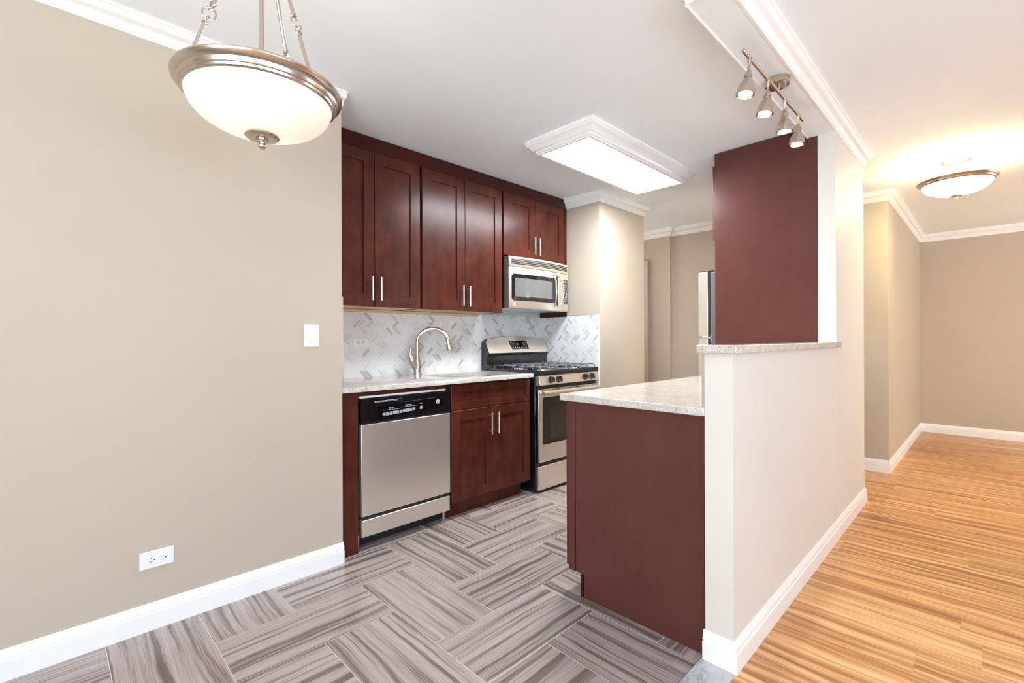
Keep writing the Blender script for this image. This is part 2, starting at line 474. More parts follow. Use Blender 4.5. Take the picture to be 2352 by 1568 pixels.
struct('trim_1', MB().tube([(-0.775, 1.667, ZS + 0.002), (-0.775, 3.295, ZS + 0.002)], 0.007, 8), M_TRIM, label='thin bead along the beam edge')
struct('trim_2', sweep([(-0.775, 1.665), (XH1, 1.665), (XH1, YPE)], crown(ZS - 0.0015, ZC, 0.062), 1), M_TRIM, label='white crown moulding on the beam')
struct('trim_3', sweep([(XW, -2.6), (XW, 1.114)], crown(2.388, ZC, 0.078), 1), M_TRIM, label='white crown moulding on the left wall')
struct('trim_4', sweep([(-2.74, YC), (XCOL, YC), (XCOL, 4.170), (-2.6, 4.170)], crown(2.365, ZC, 0.055), 1), M_TRIM, label='white crown moulding around the column')
struct('trim_5', sweep([(-4.6, 5.15), (-2.605, 5.15), (-2.605, 5.20), (-0.62, 5.20), (-0.62, 7.80), (3.2, 7.80)], crown(2.362, ZC, 0.055), 1), M_TRIM, label='white crown moulding along the far walls')
struct('baseboard_left', sweep([(XW, -2.6), (XW, 1.114)], BASE, 1), M_TRIM)
struct('baseboard_half', sweep([(XH0 - 0.006, YH), (XH1, YH), (XH1, YPE), (-0.72, YPE)], BASE, 1), M_TRIM)
struct('baseboard_far', sweep([(-4.6, 5.15), (-2.605, 5.15), (-2.605, 5.20), (-0.62, 5.20), (-0.62, 7.80), (3.2, 7.80)], BASE, 1), M_TRIM)

# door casing in the passage
d = struct('door_1', MB().box(-3.728, -2.947, 5.132, 5.15, 0.004, 2.033), M_CASING, label='edge of a cased door in the dim passage')
struct('casing', MB().prism([(-3.80, 0.0), (-3.73, 0.0), (-3.73, 2.035), (-2.945, 2.035), (-2.945, 0.0), (-2.872, 0.0), (-2.872, 2.105), (-3.80, 2.105)], 'y', 5.116, 5.150), M_CASING, d, bevel=0.005)

# ---------------------------------------------------------------- tiled surfaces
def clip(poly, x0, x1, y0, y1):
    def cut(p, f):
        out = []
        for i in range(len(p)):
            a, b = p[i], p[(i + 1) % len(p)]; fa, fb = f(a), f(b)
            if fa >= 0: out.append(a)
            if (fa >= 0) != (fb >= 0):
                t = fa / (fa - fb); out.append((a[0] + (b[0] - a[0]) * t, a[1] + (b[1] - a[1]) * t))
        return out
    for f in (lambda p: p[0] - x0, lambda p: x1 - p[0], lambda p: p[1] - y0, lambda p: y1 - p[1]):
        poly = cut(poly, f)
        if len(poly) < 3: return []
    return poly

def tiled(name, tiles, to3d, mats, backing, label=None):
    """tiles: list of (polygon2d, origin, angle, tone, seed) -> one surface mesh with UVs along each tile"""
    me = bpy.data.meshes.new(name); V = []; Fc = []; UV = []; T = []; MI = []
    for q in backing:
        b = len(V); V += q; Fc.append([b, b + 1, b + 2, b + 3]); UV += [(0, 0)] * 4; T.append(0); MI.append(1)
    for poly, org, ang, tone, sd in tiles:
        b = len(V); ca, sa = math.cos(ang), math.sin(ang)
        for p in poly:
            V.append(to3d(*p)); dx, dy = p[0] - org[0], p[1] - org[1]
            UV.append((dx * ca + dy * sa + sd[0], -dx * sa + dy * ca + sd[1]))
        Fc.append(list(range(b, b + len(poly)))); T.append(tone); MI.append(0)
    me.from_pydata(V, [], Fc)
    uv = me.uv_layers.new(name='UVMap'); uv.data.foreach_set('uv', [c for u in UV for c in u])
    a = me.attributes.new('tone', 'FLOAT', 'FACE'); a.data.foreach_set('value', T)
    me.polygons.foreach_set('material_index', MI)
    for m in mats: me.materials.append(m)
    o = bpy.data.objects.new(name, me); COL.objects.link(o); o['kind'] = 'structure'
    if label: o['label'] = label
    return o

def herring(n, w, org, rot, bounds, gap, rng):
    """n:1 herringbone; returns clipped tiles"""
    x0, x1, y0, y1 = bounds; out = []; cr, sr = math.cos(rot), math.sin(rot)
    rad = max(abs(v - o) for v, o in ((x0, org[0]), (x1, org[0]), (y0, org[1]), (y1, org[1]))) * 1.5
    N = int(rad / w) + n + 1
    for i in range(-N, N):
        for j in range(-N, N):
            s = (i + j) % (2 * n)
            if s == 0: L, H, ang = n, 1, 0.0
            elif s == n: L, H, ang = 1, n, math.pi / 2
            else: continue
            g = gap / 2
            q = [(i * w + g, j * w + g), ((i + L) * w - g, j * w + g), ((i + L) * w - g, (j + H) * w - g), (i * w + g, (j + H) * w - g)]
            q = [(org[0] + a * cr - b * sr, org[1] + a * sr + b * cr) for a, b in q]
            p = clip(q, x0, x1, y0, y1)
            if not p: continue
            out.append((p, q[0] if ang == 0 else q[1], ang + rot, rng.random(), (rng.uniform(0, 60), rng.uniform(0, 60))))
    return out

XTR = XH0 - 0.012       # tile stops at the marble saddle
rng = random.Random(11)
P30 = 0.3025
ft = herring(2, P30, (-2.415, 0.160), 0, (-3.06, XTR, -2.6, 5.2), 0.0027, rng)
ft += herring(2, P30, (-2.415, 0.160), 0, (-4.6, -3.06, 3.4, 5.2), 0.0027, rng)
z = -0.0008
tiled('floor', ft, lambda x, y: (x, y, 0.0), [M_TILE, M_GROUT],
      [[(-3.06, -2.6, z), (XTR, -2.6, z), (XTR, 5.2, z), (-3.06, 5.2, z)], [(-4.6, 3.4, z), (-3.06, 3.4, z), (-3.06, 5.2, z), (-4.6, 5.2, z)]],
      'grey striped herringbone floor tile in the kitchen and dining area')
# laminate planks, running along X
wt = []; XS = XH1 + 0.010; pw = 0.195; k = 0; y = -2.6 + 0.06
ys = [-2.6]
while y < 7.8: ys.append(y); y += pw
ys.append(7.8)
for a, b_ in zip(ys, ys[1:]):
    x = XS - rng.uniform(0, 1.2)
    if a < 2.7 < b_ : x = -0.088 - 1.22
    while x < 3.2:
        x2 = x + 1.22
        p = clip([(x + 0.0002, a + 0.0002), (x2 - 0.0002, a + 0.0002), (x2 - 0.0002, b_ - 0.0002), (x + 0.0002, b_ - 0.0002)], (XS if b_ < 4.2 else -0.98), 3.2, -2.6, 7.8)
        if p: wt.append((p, (x, a), 0, rng.random(), (rng.uniform(0, 80), rng.uniform(0, 80))))
        x = x2
tiled('floor.001', wt, lambda x, y: (x, y, 0.0006), [M_WOOD, M_GAP], [[(XS, -2.6, 0.0001), (3.2, -2.6, 0.0001), (3.2, 4.2, 0.0001), (XS, 4.2, 0.0001)], [(-0.98, 4.2, 0.0001), (3.2, 4.2, 0.0001), (3.2, 7.8, 0.0001), (-0.98, 7.8, 0.0001)]],
      'honey coloured striped laminate plank floor in the hall and living area')
struct('trim_6', MB().box(XTR, XS, -2.6, YH - 0.016, -0.01, 0.004), M_MARBLE, label='grey marble saddle strip between tile and laminate', bevel=0.0015)
struct('trim_7', MB().box(XTR, XS, YH - 0.016, YP, -0.02, -0.001), M_GROUT)

# mosaic backsplash: back wall panel and return panel
def tone(r):
    v = r.random()
    return v * 0.6 if v < 0.76 else (0.5 + (v - 0.76) * 2.2 if v < 0.9 else 0.8 + 0.2 * r.random())
r2 = random.Random(5)
XBS = -3.045; YBS = 3.410; W1 = 0.0236; ZB0, ZB1 = 0.90, 1.384
bs = [(p, o_, a, tone(r2), sd) for p, o_, a, _, sd in herring(3, W1, (2.3, 1.15), math.pi / 4, (1.112, YBS, ZB0, ZB1), 0.0021, r2)]
tiled('wall_backsplash', bs, lambda u, w: (XBS, u, w), [M_MOSAIC, M_GROUTW], [[(XBS - 0.0006, 1.112, ZB0), (XBS - 0.0006, YBS, ZB0), (XBS - 0.0006, YBS, ZB1), (XBS - 0.0006, 1.112, ZB1)]], 'white marble herringbone backsplash behind sink and stove')
r3 = random.Random(9)
bs = [(p, o_, a, tone(r3), sd) for p, o_, a, _, sd in herring(3, W1, (-2.7, 1.15), math.pi / 4, (XBS, -2.389, 0.60, ZB1), 0.0021, r3)]
tiled('wall_backsplash.001', bs, lambda u, w: (u, YBS, w), [M_MOSAIC, M_GROUTW], [[(XBS, YBS + 0.0006, 0.60), (-2.389, YBS + 0.0006, 0.60), (-2.389, YBS + 0.0006, ZB1), (XBS, YBS + 0.0006, ZB1)]], 'white marble herringbone backsplash on the column side')
struct('trim_8', MB().box(-2.389, -2.3805, YBS - 0.001, YC, 0.60, 1.388), M_TRIM, label='white edge strip of the tiled return', bevel=0.001)
struct('trim_9', MB().box(XBS + 0.32, -2.3805, YBS - 0.001, YC, 1.384, 1.3895), M_EDGE, label='metal top edge of the tiled return')
struct('trim_10', MB().box(XW - 0.008, XW + 0.001, 1.112, 1.118, 0.917, 1.40), M_EDGE, label='metal edge strip at the end of the left wall')
struct('trim_11', MB().box(XH0 - 0.010, XH0, YH - 0.001, YH + 0.006, 0.916, 1.116), M_EDGE, label='metal edge strip at the end of the half wall')

# ---------------------------------------------------------------- cabinet parts
def shaker(y0, y1, z0, z1, xf, t=0.019, rail=0.073, dep=0.009, sgn=1):
    """frame-and-panel front in the plane x=xf, facing sgn*X"""
    mb = MB(); xb = xf - sgn * t; xi = xf - sgn * dep; c = 0.002
    def ring(a, b, cc, dd, x): return [(x, a, cc), (x, b, cc), (x, b, dd), (x, a, dd)]
    e = 0.0015
    rings = [ring(y0, y1, z0, z1, xb), ring(y0, y1, z0, z1, xf - sgn * e), ring(y0 + e, y1 - e, z0 + e, z1 - e, xf),
             ring(y0 + rail - e, y1 - rail + e, z0 + rail - e, z1 - rail + e, xf),
             ring(y0 + rail + c * .4, y1 - rail - c * .4, z0 + rail + c * .4, z1 - rail - c * .4, xi)]
    return mb.loft(rings)

def bar_pull(x, y, z0, z1, sgn=1, out=0.030):
    mb = MB()
    mb.lathe([(0.0045, 0), (0.006, 0.001), (0.006, z1 - z0 - 0.001), (0.0045, z1 - z0)], (x + sgn * out, y, z0), (0, 0, 1), 14)
    for zz in (z0 + 0.022, z1 - 0.022):
        mb.cyl((x - sgn * 0.001, y, zz), (x + sgn * out, y, zz), 0.0042, 10)
    return mb

# ---------------------------------------------------------------- wall cabinets
XU, XUB = -2.712, -2.735        # door face, carcass face
ZU0, ZU1 = 1.381, 2.350
def wall_cabinet(label, y0, y1, z0, doors, pulls, pz):
    t = thing('wall_cabinet', label, 'cabinet', (-2.89, (y0 + y1) / 2, z0), 'cherry cabinets on the kitchen wall')
    body = MB().box(-3.0435, XUB, y0, y0 + 0.016, z0, ZU1 + 0.02).box(-3.0435, XUB, y1 - 0.016, y1, z0, ZU1 + 0.02)
    body.box(-3.0435, XUB, y0, y1, ZU1, ZU1 + 0.02).box(-2.752, XUB, y0, y1, z0, z0 + 0.03).box(-2.752, XUB, y0, y1, ZU1 - 0.04, ZU1 + 0.02)
    body.box(-3.0435, -3.036, y0, y1, z0, ZU1)
    obj('body', body, M_CHERRY, t, bevel=0.001)
    bp = obj('bottom_panel', MB().box(-3.036, -2.752, y0 + 0.016, y1 - 0.016, z0 + 0.002, z0 + 0.014).box(-3.0435, -3.014, y0, y1, z0 - 0.018, z0 - 0.0005), M_RAW, t)
    bp['label'] = 'unfinished pale wood underside'
    for (a, b), py in zip(doors, pulls):
        dr = obj('door', shaker(a, b, z0 + 0.001, ZU1 - 0.002, XU, rail=0.074), M_CHERRY, t)
        h = obj('handle', bar_pull(XU, py, pz[0], pz[1]), M_PULL, dr); h['label'] = 'satin steel bar pull'
    return t
wall_cabinet('tall dark cherry two-door wall cabinet at the left end, above the outlet', 1.114, 1.816, ZU0, [(1.116, 1.4705), (1.4735, 1.8075)], [1.443, 1.501], (1.417, 1.565))
wall_cabinet('tall dark cherry two-door wall cabinet in the middle of the row, above the sink', 1.819, 2.578, ZU0, [(1.8265, 2.1965), (2.1995, 2.571)], [2.161, 2.222], (1.417, 1.565))
wc = wall_cabinet('short dark cherry two-door wall cabinet above the microwave', 2.584, 3.384, 1.846, [(2.592, 2.9635), (2.9665, 3.350)], [2.932, 2.992], (1.880, 2.028))
obj('filler_panel', MB().box(-3.043, XUB + 0.004, 3.386, YBS - 0.002, 1.376, 2.37), M_CHERRY, wc, bevel=0.001)
tag(obj('cabinet_fascia', MB().box(-2.752, XUB + 0.0, 1.114, 3.386, 2.371, ZC - 0.004).prism([(XUB - 0.001, 2.352), (XUB + 0.014, 2.352), (XUB + 0.014, 2.362), (XUB + 0.003, 2.380), (XUB + 0.003, ZC - 0.004), (XUB - 0.001, ZC - 0.004)], 'y', 1.114, 3.386), M_CHERRYDK, bevel=0.0008),
    'dark cherry fascia board closing the gap between wall cabinets and ceiling', 'trim board')

# ---------------------------------------------------------------- base run
XF = -2.440
t = thing('end_panel', 'narrow dark cherry filler panel between the left wall and the dishwasher', 'panel', (-2.7, 1.17, 0))
obj('panel', MB().box(-3.04, XF, 1.114, 1.219, 0, 0.886), M_CHERRY, t, bevel=0.001)
tag(obj('counter_rail', MB().box(-2.52, -2.464, 1.2195, 1.8565, 0.858, 0.8865), M_CHERRY, bevel=0.001), 'thin dark cherry rail between the dishwasher top and the granite counter', 'rail')

# dishwasher
DY0, DY1 = 1.236, 1.850
t = thing('dishwasher', 'stainless steel dishwasher with black control panel under the counter', 'dishwasher', (-2.7, (DY0 + DY1) / 2, 0))
obj('tub', MB().box(-3.0, -2.470, DY0, DY1, 0.09, 0.85).box(-3.0, -2.53, DY0, DY1, 0.0, 0.09), M_BLACKM, t)
dr = obj('door', MB().box(-2.475, -2.440, DY0 + 0.003, DY1 - 0.002, 0.190, 0.700), M_STEEL, t, bevel=0.003)
# control panel with bowed fascia
cp = MB(); rings = []
for i in range(25):
    u = i / 24; yy = DY0 + 0.002 + (DY1 - DY0 - 0.003) * u
    bow = 0.012 * (1 - (2 * u - 1) ** 4)
    rings.append([(-2.475, yy, 0.702), (-2.441, yy, 0.702), (-2.437, yy, 0.712), (-2.441 - 0.006 + bow * 0.5, yy, 0.80), (-2.437, yy, 0.838), (-2.441, yy, 0.844), (-2.475, yy, 0.844)])
cp.loft(rings)
ctl = obj('control_panel', cp, M_BLACK, t)
ip = MB(); n = 20; ring_a = []
def dwx(u, zz): return -2.4345 + 0.0015
ptsb = [(1.325 + 0.465 * i / n, 0.7155 + 0.040 * (i / n) ** 1.6) for i in range(n + 1)]
poly = [(1.322, 0.722), (1.330, 0.7155)] + ptsb[1:] + [(1.795, 0.772), (1.790, 0.812), (1.325, 0.800)]
ip.prism(poly, 'x', -2.4425, -2.4335)
ins = obj('button_strip', ip, plain('gloss_black_strip', (0.004, 0.004, 0.005), 0.06), ctl, bevel=0.0008)
for k in range(10):
    yb = 1.374 + k * 0.0222; zb = 0.7455 + 0.0012 * k
    f = MB()
    o_, i_ = 0.0085, 0.0066
    f.box(-2.4335, -2.4330, yb - o_, yb + o_, zb + i_, zb + o_).box(-2.4335, -2.4330, yb - o_, yb + o_, zb - o_, zb - i_)
    f.box(-2.4335, -2.4330, yb - o_, yb - i_, zb - i_, zb + i_).box(-2.4335, -2.4330, yb + i_, yb + o_, zb - i_, zb + i_)
    f.box(-2.4335, -2.4330, yb - 0.0045, yb + 0.0045, zb + 0.0005, zb + 0.003).box(-2.4335, -2.4330, yb - 0.0045, yb + 0.0045, zb - 0.0035, zb - 0.001)
    obj('button', f, M_WHITEPRINT, ctl)
f = MB(); yb, zb = 1.625, 0.760
for dy in (-1, 1): f.box(-2.4335, -2.4330, yb + dy * 0.0075 - 0.001, yb + dy * 0.0075 + 0.001, zb - 0.0085, zb + 0.0085)
f.box(-2.4335, -2.4330, yb - 0.0085, yb + 0.0085, zb + 0.0068, zb + 0.0085).box(-2.4335, -2.4330, yb - 0.0085, yb + 0.0085, zb - 0.0085, zb - 0.0068)
f.box(-2.4335, -2.4330, yb - 0.0045, yb + 0.0045, zb + 0.0005, zb + 0.003).box(-2.4335, -2.4330, yb - 0.0045, yb + 0.0045, zb - 0.0035, zb - 0.001)
obj('button', f, M_WHITEPRINT, ctl)
obj('printed_line', MB().box(-2.4335, -2.4330, 1.366, 1.474, 0.7685, 0.7695).box(-2.4335, -2.4330, 1.480, 1.592, 0.7760, 0.7770), M_WHITEPRINT, ctl)
text_mesh('lettering', 'Cycles', 0.0135, (-2.4335, 1.424, 0.778), (0, 1, 0), (0, 0, 1), M_WHITEPRINT, ctl)
text_mesh('lettering', 'Options', 0.0135, (-2.4335, 1.536, 0.7855), (0, 1, 0), (0, 0, 1), M_WHITEPRINT, ctl)
text_mesh('lettering', 'Start', 0.0095, (-2.4335, 1.625, 0.785), (0, 1, 0), (0, 0, 1), M_WHITEPRINT, ctl)
def emblem(parent, x, y, zc, r):
    e = obj('emblem', MB().lathe([(r, 0), (r, 0.0012), (r * 0.93, 0.0018), (0.001, 0.0018)], (x, y, zc), (1, 0, 0), 28), M_PLASTIC, parent)
    mb = MB()
    for ph in range(4):
        pts = []
        for i in range(9):
            a = ph * math.pi / 2 + i / 8 * 2.2; rr = r * (0.58 - 0.30 * (i / 8))
            pts.append((x + 0.0019, y + rr * math.cos(a), zc + rr * math.sin(a)))
        mb.tube(pts, r * 0.07, 6)
    mb.tube([(x + 0.0019, y + r * 0.74 * math.cos(i * math.pi / 12), zc + r * 0.74 * math.sin(i * math.pi / 12)) for i in range(24)], r * 0.05, 6, closed=True)
    obj('monogram', mb, M_SLOT, e)
emblem(ctl, -2.4337, 1.749, 0.783, 0.0135)
obj('latch', MB().box(-2.4385, -2.4345, 1.318, 1.462, 0.817, 0.826), M_EDGE, ctl, bevel=0.001)
obj('latch_button', MB().box(-2.4385, -2.4325, 1.466, 1.50, 0.816, 0.831), M_BLACK, ctl, bevel=0.003)
obj('top_strip', MB().box(-2.476, -2.450, DY0 - 0.002, DY1 - 0.028, 0.846, 0.8575), M_TRIM, t, bevel=0.001)
for yy in (1.335, 1.718): obj('bracket', MB().box(-2.462, -2.448, yy - 0.009, yy - 0.005, 0.857, 0.884).box(-2.462, -2.448, yy + 0.005, yy + 0.009, 0.857, 0.884).box(-2.462, -2.450, yy - 0.009, yy + 0.009, 0.866, 0.872), M_CHROME, t)
obj('kick_panel', MB().box(-2.475, -2.440, DY0 + 0.003, DY1 - 0.006, 0.076, 0.170), M_STEEL, t, bevel=0.003)
obj('seal_gap', MB().box(-2.475, -2.449, DY0 + 0.003, DY1 - 0.006, 0.170, 0.190), M_BLACKM, t)
for yy in (1.246, 1.835): obj('foot', MB().cyl((-2.50, yy, 0), (-2.50, yy, 0.076), 0.008, 10), M_CHROME, t)

# sink base
SY0, SY1 = 1.857, 2.604
t = thing('sink_base_cabinet', 'dark cherry base cabinet with false drawer and two doors under the sink', 'cabinet', (-2.74, (SY0 + SY1) / 2, 0))
body = MB().box(-3.04, XF - 0.020, SY0, SY0 + 0.016, 0.10, 0.886).box(-3.04, XF - 0.020, SY1 - 0.016, SY1, 0.10, 0.886).box(-3.04, XF - 0.020, SY0, SY1, 0.10, 0.116)
body.box(XF - 0.04, XF - 0.020, SY0, SY1, 0.865, 0.886).box(XF - 0.04, XF - 0.020, SY0, SY1, 0.695, 0.725).box(-3.04, -3.03, SY0, SY1, 0.1, 0.6)
obj('body', body, M_CHERRY, t, bevel=0.001)
obj('false_drawer', shaker(SY0 + 0.003, SY1 - 0.003, 0.711, 0.872, XF, rail=0.050), M_CHERRY, t)
for a, b, py in ((SY0 + 0.003, 2.2275, 2.187), (2.2305, SY1 - 0.003, 2.251)):
    dr = obj('door', shaker(a, b, 0.112, 0.706, XF, rail=0.070), M_CHERRY, t)
    h = obj('handle', bar_pull(XF, py, 0.517, 0.668), M_PULL, dr); h['label'] = 'satin steel bar pull'
obj('toe_kick', MB().box(-2.535, -2.515, SY0, SY1 - 0.030, 0, 0.1), M_CHERRY, t)

# countertop with oval-cornered sink cutout
def rrect(x0, x1, y0, y1, r, n=8):
    pts = []
    for cx, cy, a0 in ((x1 - r, y1 - r, 0), (x0 + r, y1 - r, 90), (x0 + r, y0 + r, 180), (x1 - r, y0 + r, 270)):
        for i in range(n + 1):
            a = math.radians(a0 + 90 * i / n); pts.append((cx + r * math.cos(a), cy + r * math.sin(a)))
    return pts
hole = rrect(-2.885, -2.500, 1.915, 2.520, 0.11)
CX0, CX1, CY0, CY1, CZ0, CZ1 = -3.0445, -2.410, 1.1125, 2.606, 0.887, 0.915
outer = []
cxm, cym = -2.69, 2.2175
for hx, hy in hole:       # radial projection of each hole vertex onto the slab outline
    dx, dy = hx - cxm, hy - cym
    ts = [((CX1 if dx > 0 else CX0) - cxm) / dx if abs(dx) > 1e-9 else 1e9, ((CY1 if dy > 0 else CY0) - cym) / dy if abs(dy) > 1e-9 else 1e9]
    tt = min(ts); outer.append((cxm + dx * tt, cym + dy * tt))
# snap the nearest outline vertex to each slab corner
for c in ((CX1, CY1), (CX0, CY1), (CX0, CY0), (CX1, CY0)):
    i = min(range(len(outer)), key=lambda k: (outer[k][0] - c[0]) ** 2 + (outer[k][1] - c[1]) ** 2); outer[i] = c
mb = MB(); e = 0.004
def rg(p, z, dx=0): return [(x, y, z) for x, y in p]
def shrink(p, a): return [(min(max(x, CX0 + a), CX1 - a), min(max(y, CY0 + a), CY1 - a)) for x, y in p]
mb.loft([rg(hole, CZ0), rg(outer, CZ0), rg(outer, CZ1 - e), rg(shrink(outer, e * .3), CZ1 - e * .3), rg(shrink(outer, e), CZ1), rg(hole, CZ1), rg(hole, CZ0)], caps=False)
tag(obj('countertop', mb, M_GRANITE, smooth=60), 'speckled white granite countertop with sink cutout over the dishwasher', 'countertop')
# undermount sink
sk = MB()
def sc(p, s, cx=-2.6925, cy=2.2175): return [(cx + (x - cx) * s, cy + (y - cy) * s) for x, y in p]
big = rrect(-2.90, -2.485, 1.90, 2.535, 0.12)
sk.loft([rg(sc(hole, 1.05), 0.886), rg(sc(hole, 1.01), 0.886), rg(sc(hole, 0.985), 0.87), rg(sc(hole, 0.96), 0.72), rg(sc(hole, 0.88), 0.705), rg(sc(hole, 0.1), 0.70), rg(sc(hole, 0.1), 0.695), rg(sc(hole, 0.99), 0.70), rg(sc(hole, 1.02), 0.86), rg(sc(hole, 1.05), 0.884)], caps=False)
t = thing('sink', 'undermount stainless steel sink bowl set in the granite counter', 'sink', (-2.6925, 2.2175, 0.695))
obj('basin', sk, M_STEEL, t, smooth=50)
obj('drain', MB().lathe([(0.045, 0.699), (0.045, 0.706), (0.03, 0.703), (0.0, 0.703)], (-2.6925, 2.2175, 0)), M_CHROME, t)

# faucet
fx, fy, fz = -2.967, 1.948, 0.915
t = thing('faucet', 'brushed nickel gooseneck pull-down faucet with side lever behind the sink', 'faucet', (fx, fy, fz))
obj('base_ring', MB().lathe([(0.033, 0), (0.033, 0.006), (0.029, 0.008), (0.029, 0.016), (0.026, 0.018), (0, 0.018)], (fx, fy, fz)), M_NICKEL, t)
obj('body', MB().lathe([(0.0255, 0.016), (0.0265, 0.04), (0.027, 0.065), (0.0255, 0.09), (0.0205, 0.115), (0.0175, 0.13), (0, 0.13)], (fx, fy, fz)), M_NICKEL, t)
sd = Vector((math.cos(math.radians(52)), math.sin(math.radians(52)), 0))
b0 = Vector((fx, fy, fz)); pts = [b0 + Vector((0, 0, 0.125)), b0 + Vector((0, 0, 0.18))]
rA = 0.113; zc = 0.235
for i in range(0, 25):
    a = math.radians(180 - i * 165 / 24)
    pts.append(b0 + sd * (rA + rA * math.cos(a)) + Vector((0, 0, zc + rA * 0.92 * math.sin(a))))
obj('spout', MB().tube(pts, 0.0138, 16), M_NICKEL, t, smooth=60)
endp = pts[-1]; dirn = (pts[-1] - pts[-2]).normalized()
dirn = (dirn * 0.55 + Vector((0, 0, -1)) * 0.55 + sd * 0.02).normalized()
hd = obj('spray_head', MB().lathe([(0.0142, -0.006), (0.0165, 0.0), (0.0165, 0.006), (0.0175, 0.02), (0.0225, 0.06), (0.0245, 0.082), (0.0225, 0.087), (0.0, 0.087)], endp, dirn, 24), M_NICKEL, t, smooth=50)
obj('spray_button', MB().lathe([(0.004, 0), (0.0055, 0.012), (0.005, 0.03), (0.002, 0.036)], endp + dirn * 0.02 - sd * 0.0205, dirn, 10), M_NICKEL, hd)
hdv = Vector((0.05, -1, 0)).normalized()
pb = b0 + Vector((0, 0, 0.022)) - hdv * 0.004
tip = b0 + hdv * 0.052 + Vector((0, 0, 0.118))
ax = (tip - pb)
obj('valve_body', MB().lathe([(0.010, 0.0), (0.020, 0.02), (0.0265, 0.05), (0.0275, 0.075), (0.0265, 0.092), (0.0, 0.094)], pb, ax, 24), M_NICKEL, t, smooth=50)
L0 = pb + ax.normalized() * 0.094
lp = [L0 - ax.normalized() * 0.002, L0 + ax.normalized() * 0.012, L0 + ax.normalized() * 0.026 + Vector((0, 0, 0.006)), L0 + hdv * 0.020 + Vector((0, 0, 0.048)), L0 + hdv * 0.017 + Vector((0, 0, 0.070)), L0 + hdv * 0.013 + Vector((0, 0, 0.095)), L0 + hdv * 0.011 + Vector((0, 0, 0.112)), L0 + hdv * 0.011 + Vector((0, 0, 0.116))]
obj('lever', MB().tube(lp, [0.0262, 0.0245, 0.018, 0.0105, 0.0075, 0.0080, 0.0085, 0.004], 16), M_NICKEL, t, smooth=60)

# ---------------------------------------------------------------- outlets and switch
def outlet(name, label, x, y0, y1, z0, z1, gfci=False):
    t = thing(name, label, 'electrical outlet', (x, (y0 + y1) / 2, z0))
    ym, zm = (y0 + y1) / 2, (z0 + z1) / 2; e = 0.004
    def rr(a, xx): return [(xx, y0 + a, z0 + a), (xx, y1 - a, z0 + a), (xx, y1 - a, z1 - a), (xx, y0 + a, z1 - a)]
    obj('cover_plate', MB().loft([rr(0, x), rr(0, x + 0.002), rr(e, x + 0.006)]), M_PLASTIC, t)
    rc = obj('receptacle', MB().box(x + 0.004, x + 0.0078, ym - 0.0335, ym + 0.0335, zm - 0.0165, zm + 0.0165), M_PLASTIC, t, bevel=0.001)
    s = MB(); X0, X1 = x + 0.0072, x + 0.0081
    for c in (-0.020, 0.0165):
        s.box(X0, X1, ym + c - 0.006, ym + c + 0.003, zm + 0.0055, zm + 0.0075).box(X0, X1, ym + c - 0.006, ym + c + 0.004, zm - 0.0075, zm - 0.0055)
        s.lathe([(0.0028, 0), (0.0028, 0.0009)], (X0, ym + c + 0.011, zm), (1, 0, 0), 12)
    obj('slots', s, M_SLOT, rc)
    for yy in (y0 + 0.008, y1 - 0.008): obj('screw', MB().lathe([(0.003, 0), (0.0028, 0.0008), (0.0, 0.0012)], (x + 0.0059, yy, zm), (1, 0, 0), 12), M_PLASTIC, t)
    if gfci: obj('test_button', MB().box(x + 0.0074, x + 0.0088, ym - 0.004, ym + 0.004, zm - 0.006, zm + 0.006), M_PLASTIC, rc)
outlet('wall_outlet', 'white horizontal outlet low on the beige left wall above the baseboard', XW, 0.265, 0.380, 0.2465, 0.3165)
outlet('backsplash_outlet', 'white horizontal outlet set in the herringbone backsplash near the left wall', XBS, 1.485, 1.599, 1.120, 1.190, True)
x, y0, y1, z0, z1 = XW, 0.915, 0.989, 1.136, 1.249
t = thing('light_switch', 'white rocker light switch on the beige wall beside the kitchen opening', 'light switch', (x, (y0 + y1) / 2, z0))
def rr(a, xx): return [(xx, y0 + a, z0 + a), (xx, y1 - a, z0 + a), (xx, y1 - a, z1 - a), (xx, y0 + a, z1 - a)]
obj('cover_plate', MB().loft([rr(0, x), rr(0, x + 0.002), rr(0.004, x + 0.006)]), M_PLASTIC, t)
ym, zm = (y0 + y1) / 2, (z0 + z1) / 2
obj('rocker', MB().prism([(x + 0.004, zm - 0.033), (x + 0.0125, zm - 0.033), (x + 0.0145, zm - 0.030), (x + 0.0075, zm + 0.032), (x + 0.004, zm + 0.033)], 'y', ym - 0.0165, ym + 0.0165), M_PLASTIC, t, bevel=0.0006)
for zz in (z0 + 0.009, z1 - 0.009): obj('screw', MB().lathe([(0.003, 0), (0.0028, 0.0008), (0.0, 0.0012)], (x + 0.0059, ym, zz), (1, 0, 0), 12), M_PLASTIC, t)

# ---------------------------------------------------------------- gas range
GY0, GY1 = 2.638, 3.398; GM = (GY0 + GY1) / 2
t = thing('gas_range', 'stainless steel and black freestanding gas range in the corner by the column', 'stove', (-2.72, GM, 0))
obj('body', MB().box(-3.02, -2.425, GY0, GY1, 0.03, 0.898).box(-3.0, -2.50, GY0 + 0.02, GY1 - 0.02, 0.0, 0.03), M_BLACK, t, bevel=0.003)
ct = MB()
def cring(a, z): return [(-2.925 - 0.05 + a, GY0 + a, z), (-2.380 - a, GY0 + a, z), (-2.380 - a, GY1 - a, z), (-2.925 - 0.05 + a, GY1 - a, z)]
ct.loft([cring(0.006, 0.896), cring(0.0, 0.904), cring(0.0, 0.924), cring(0.006, 0.932), cring(0.020, 0.932), cring(0.034, 0.919)])
obj('cooktop', ct, M_BLACK, t, smooth=45)
burn = [(-2.79, 2.825), (-2.79, 3.210), (-2.515, 2.825), (-2.515, 3.210)]
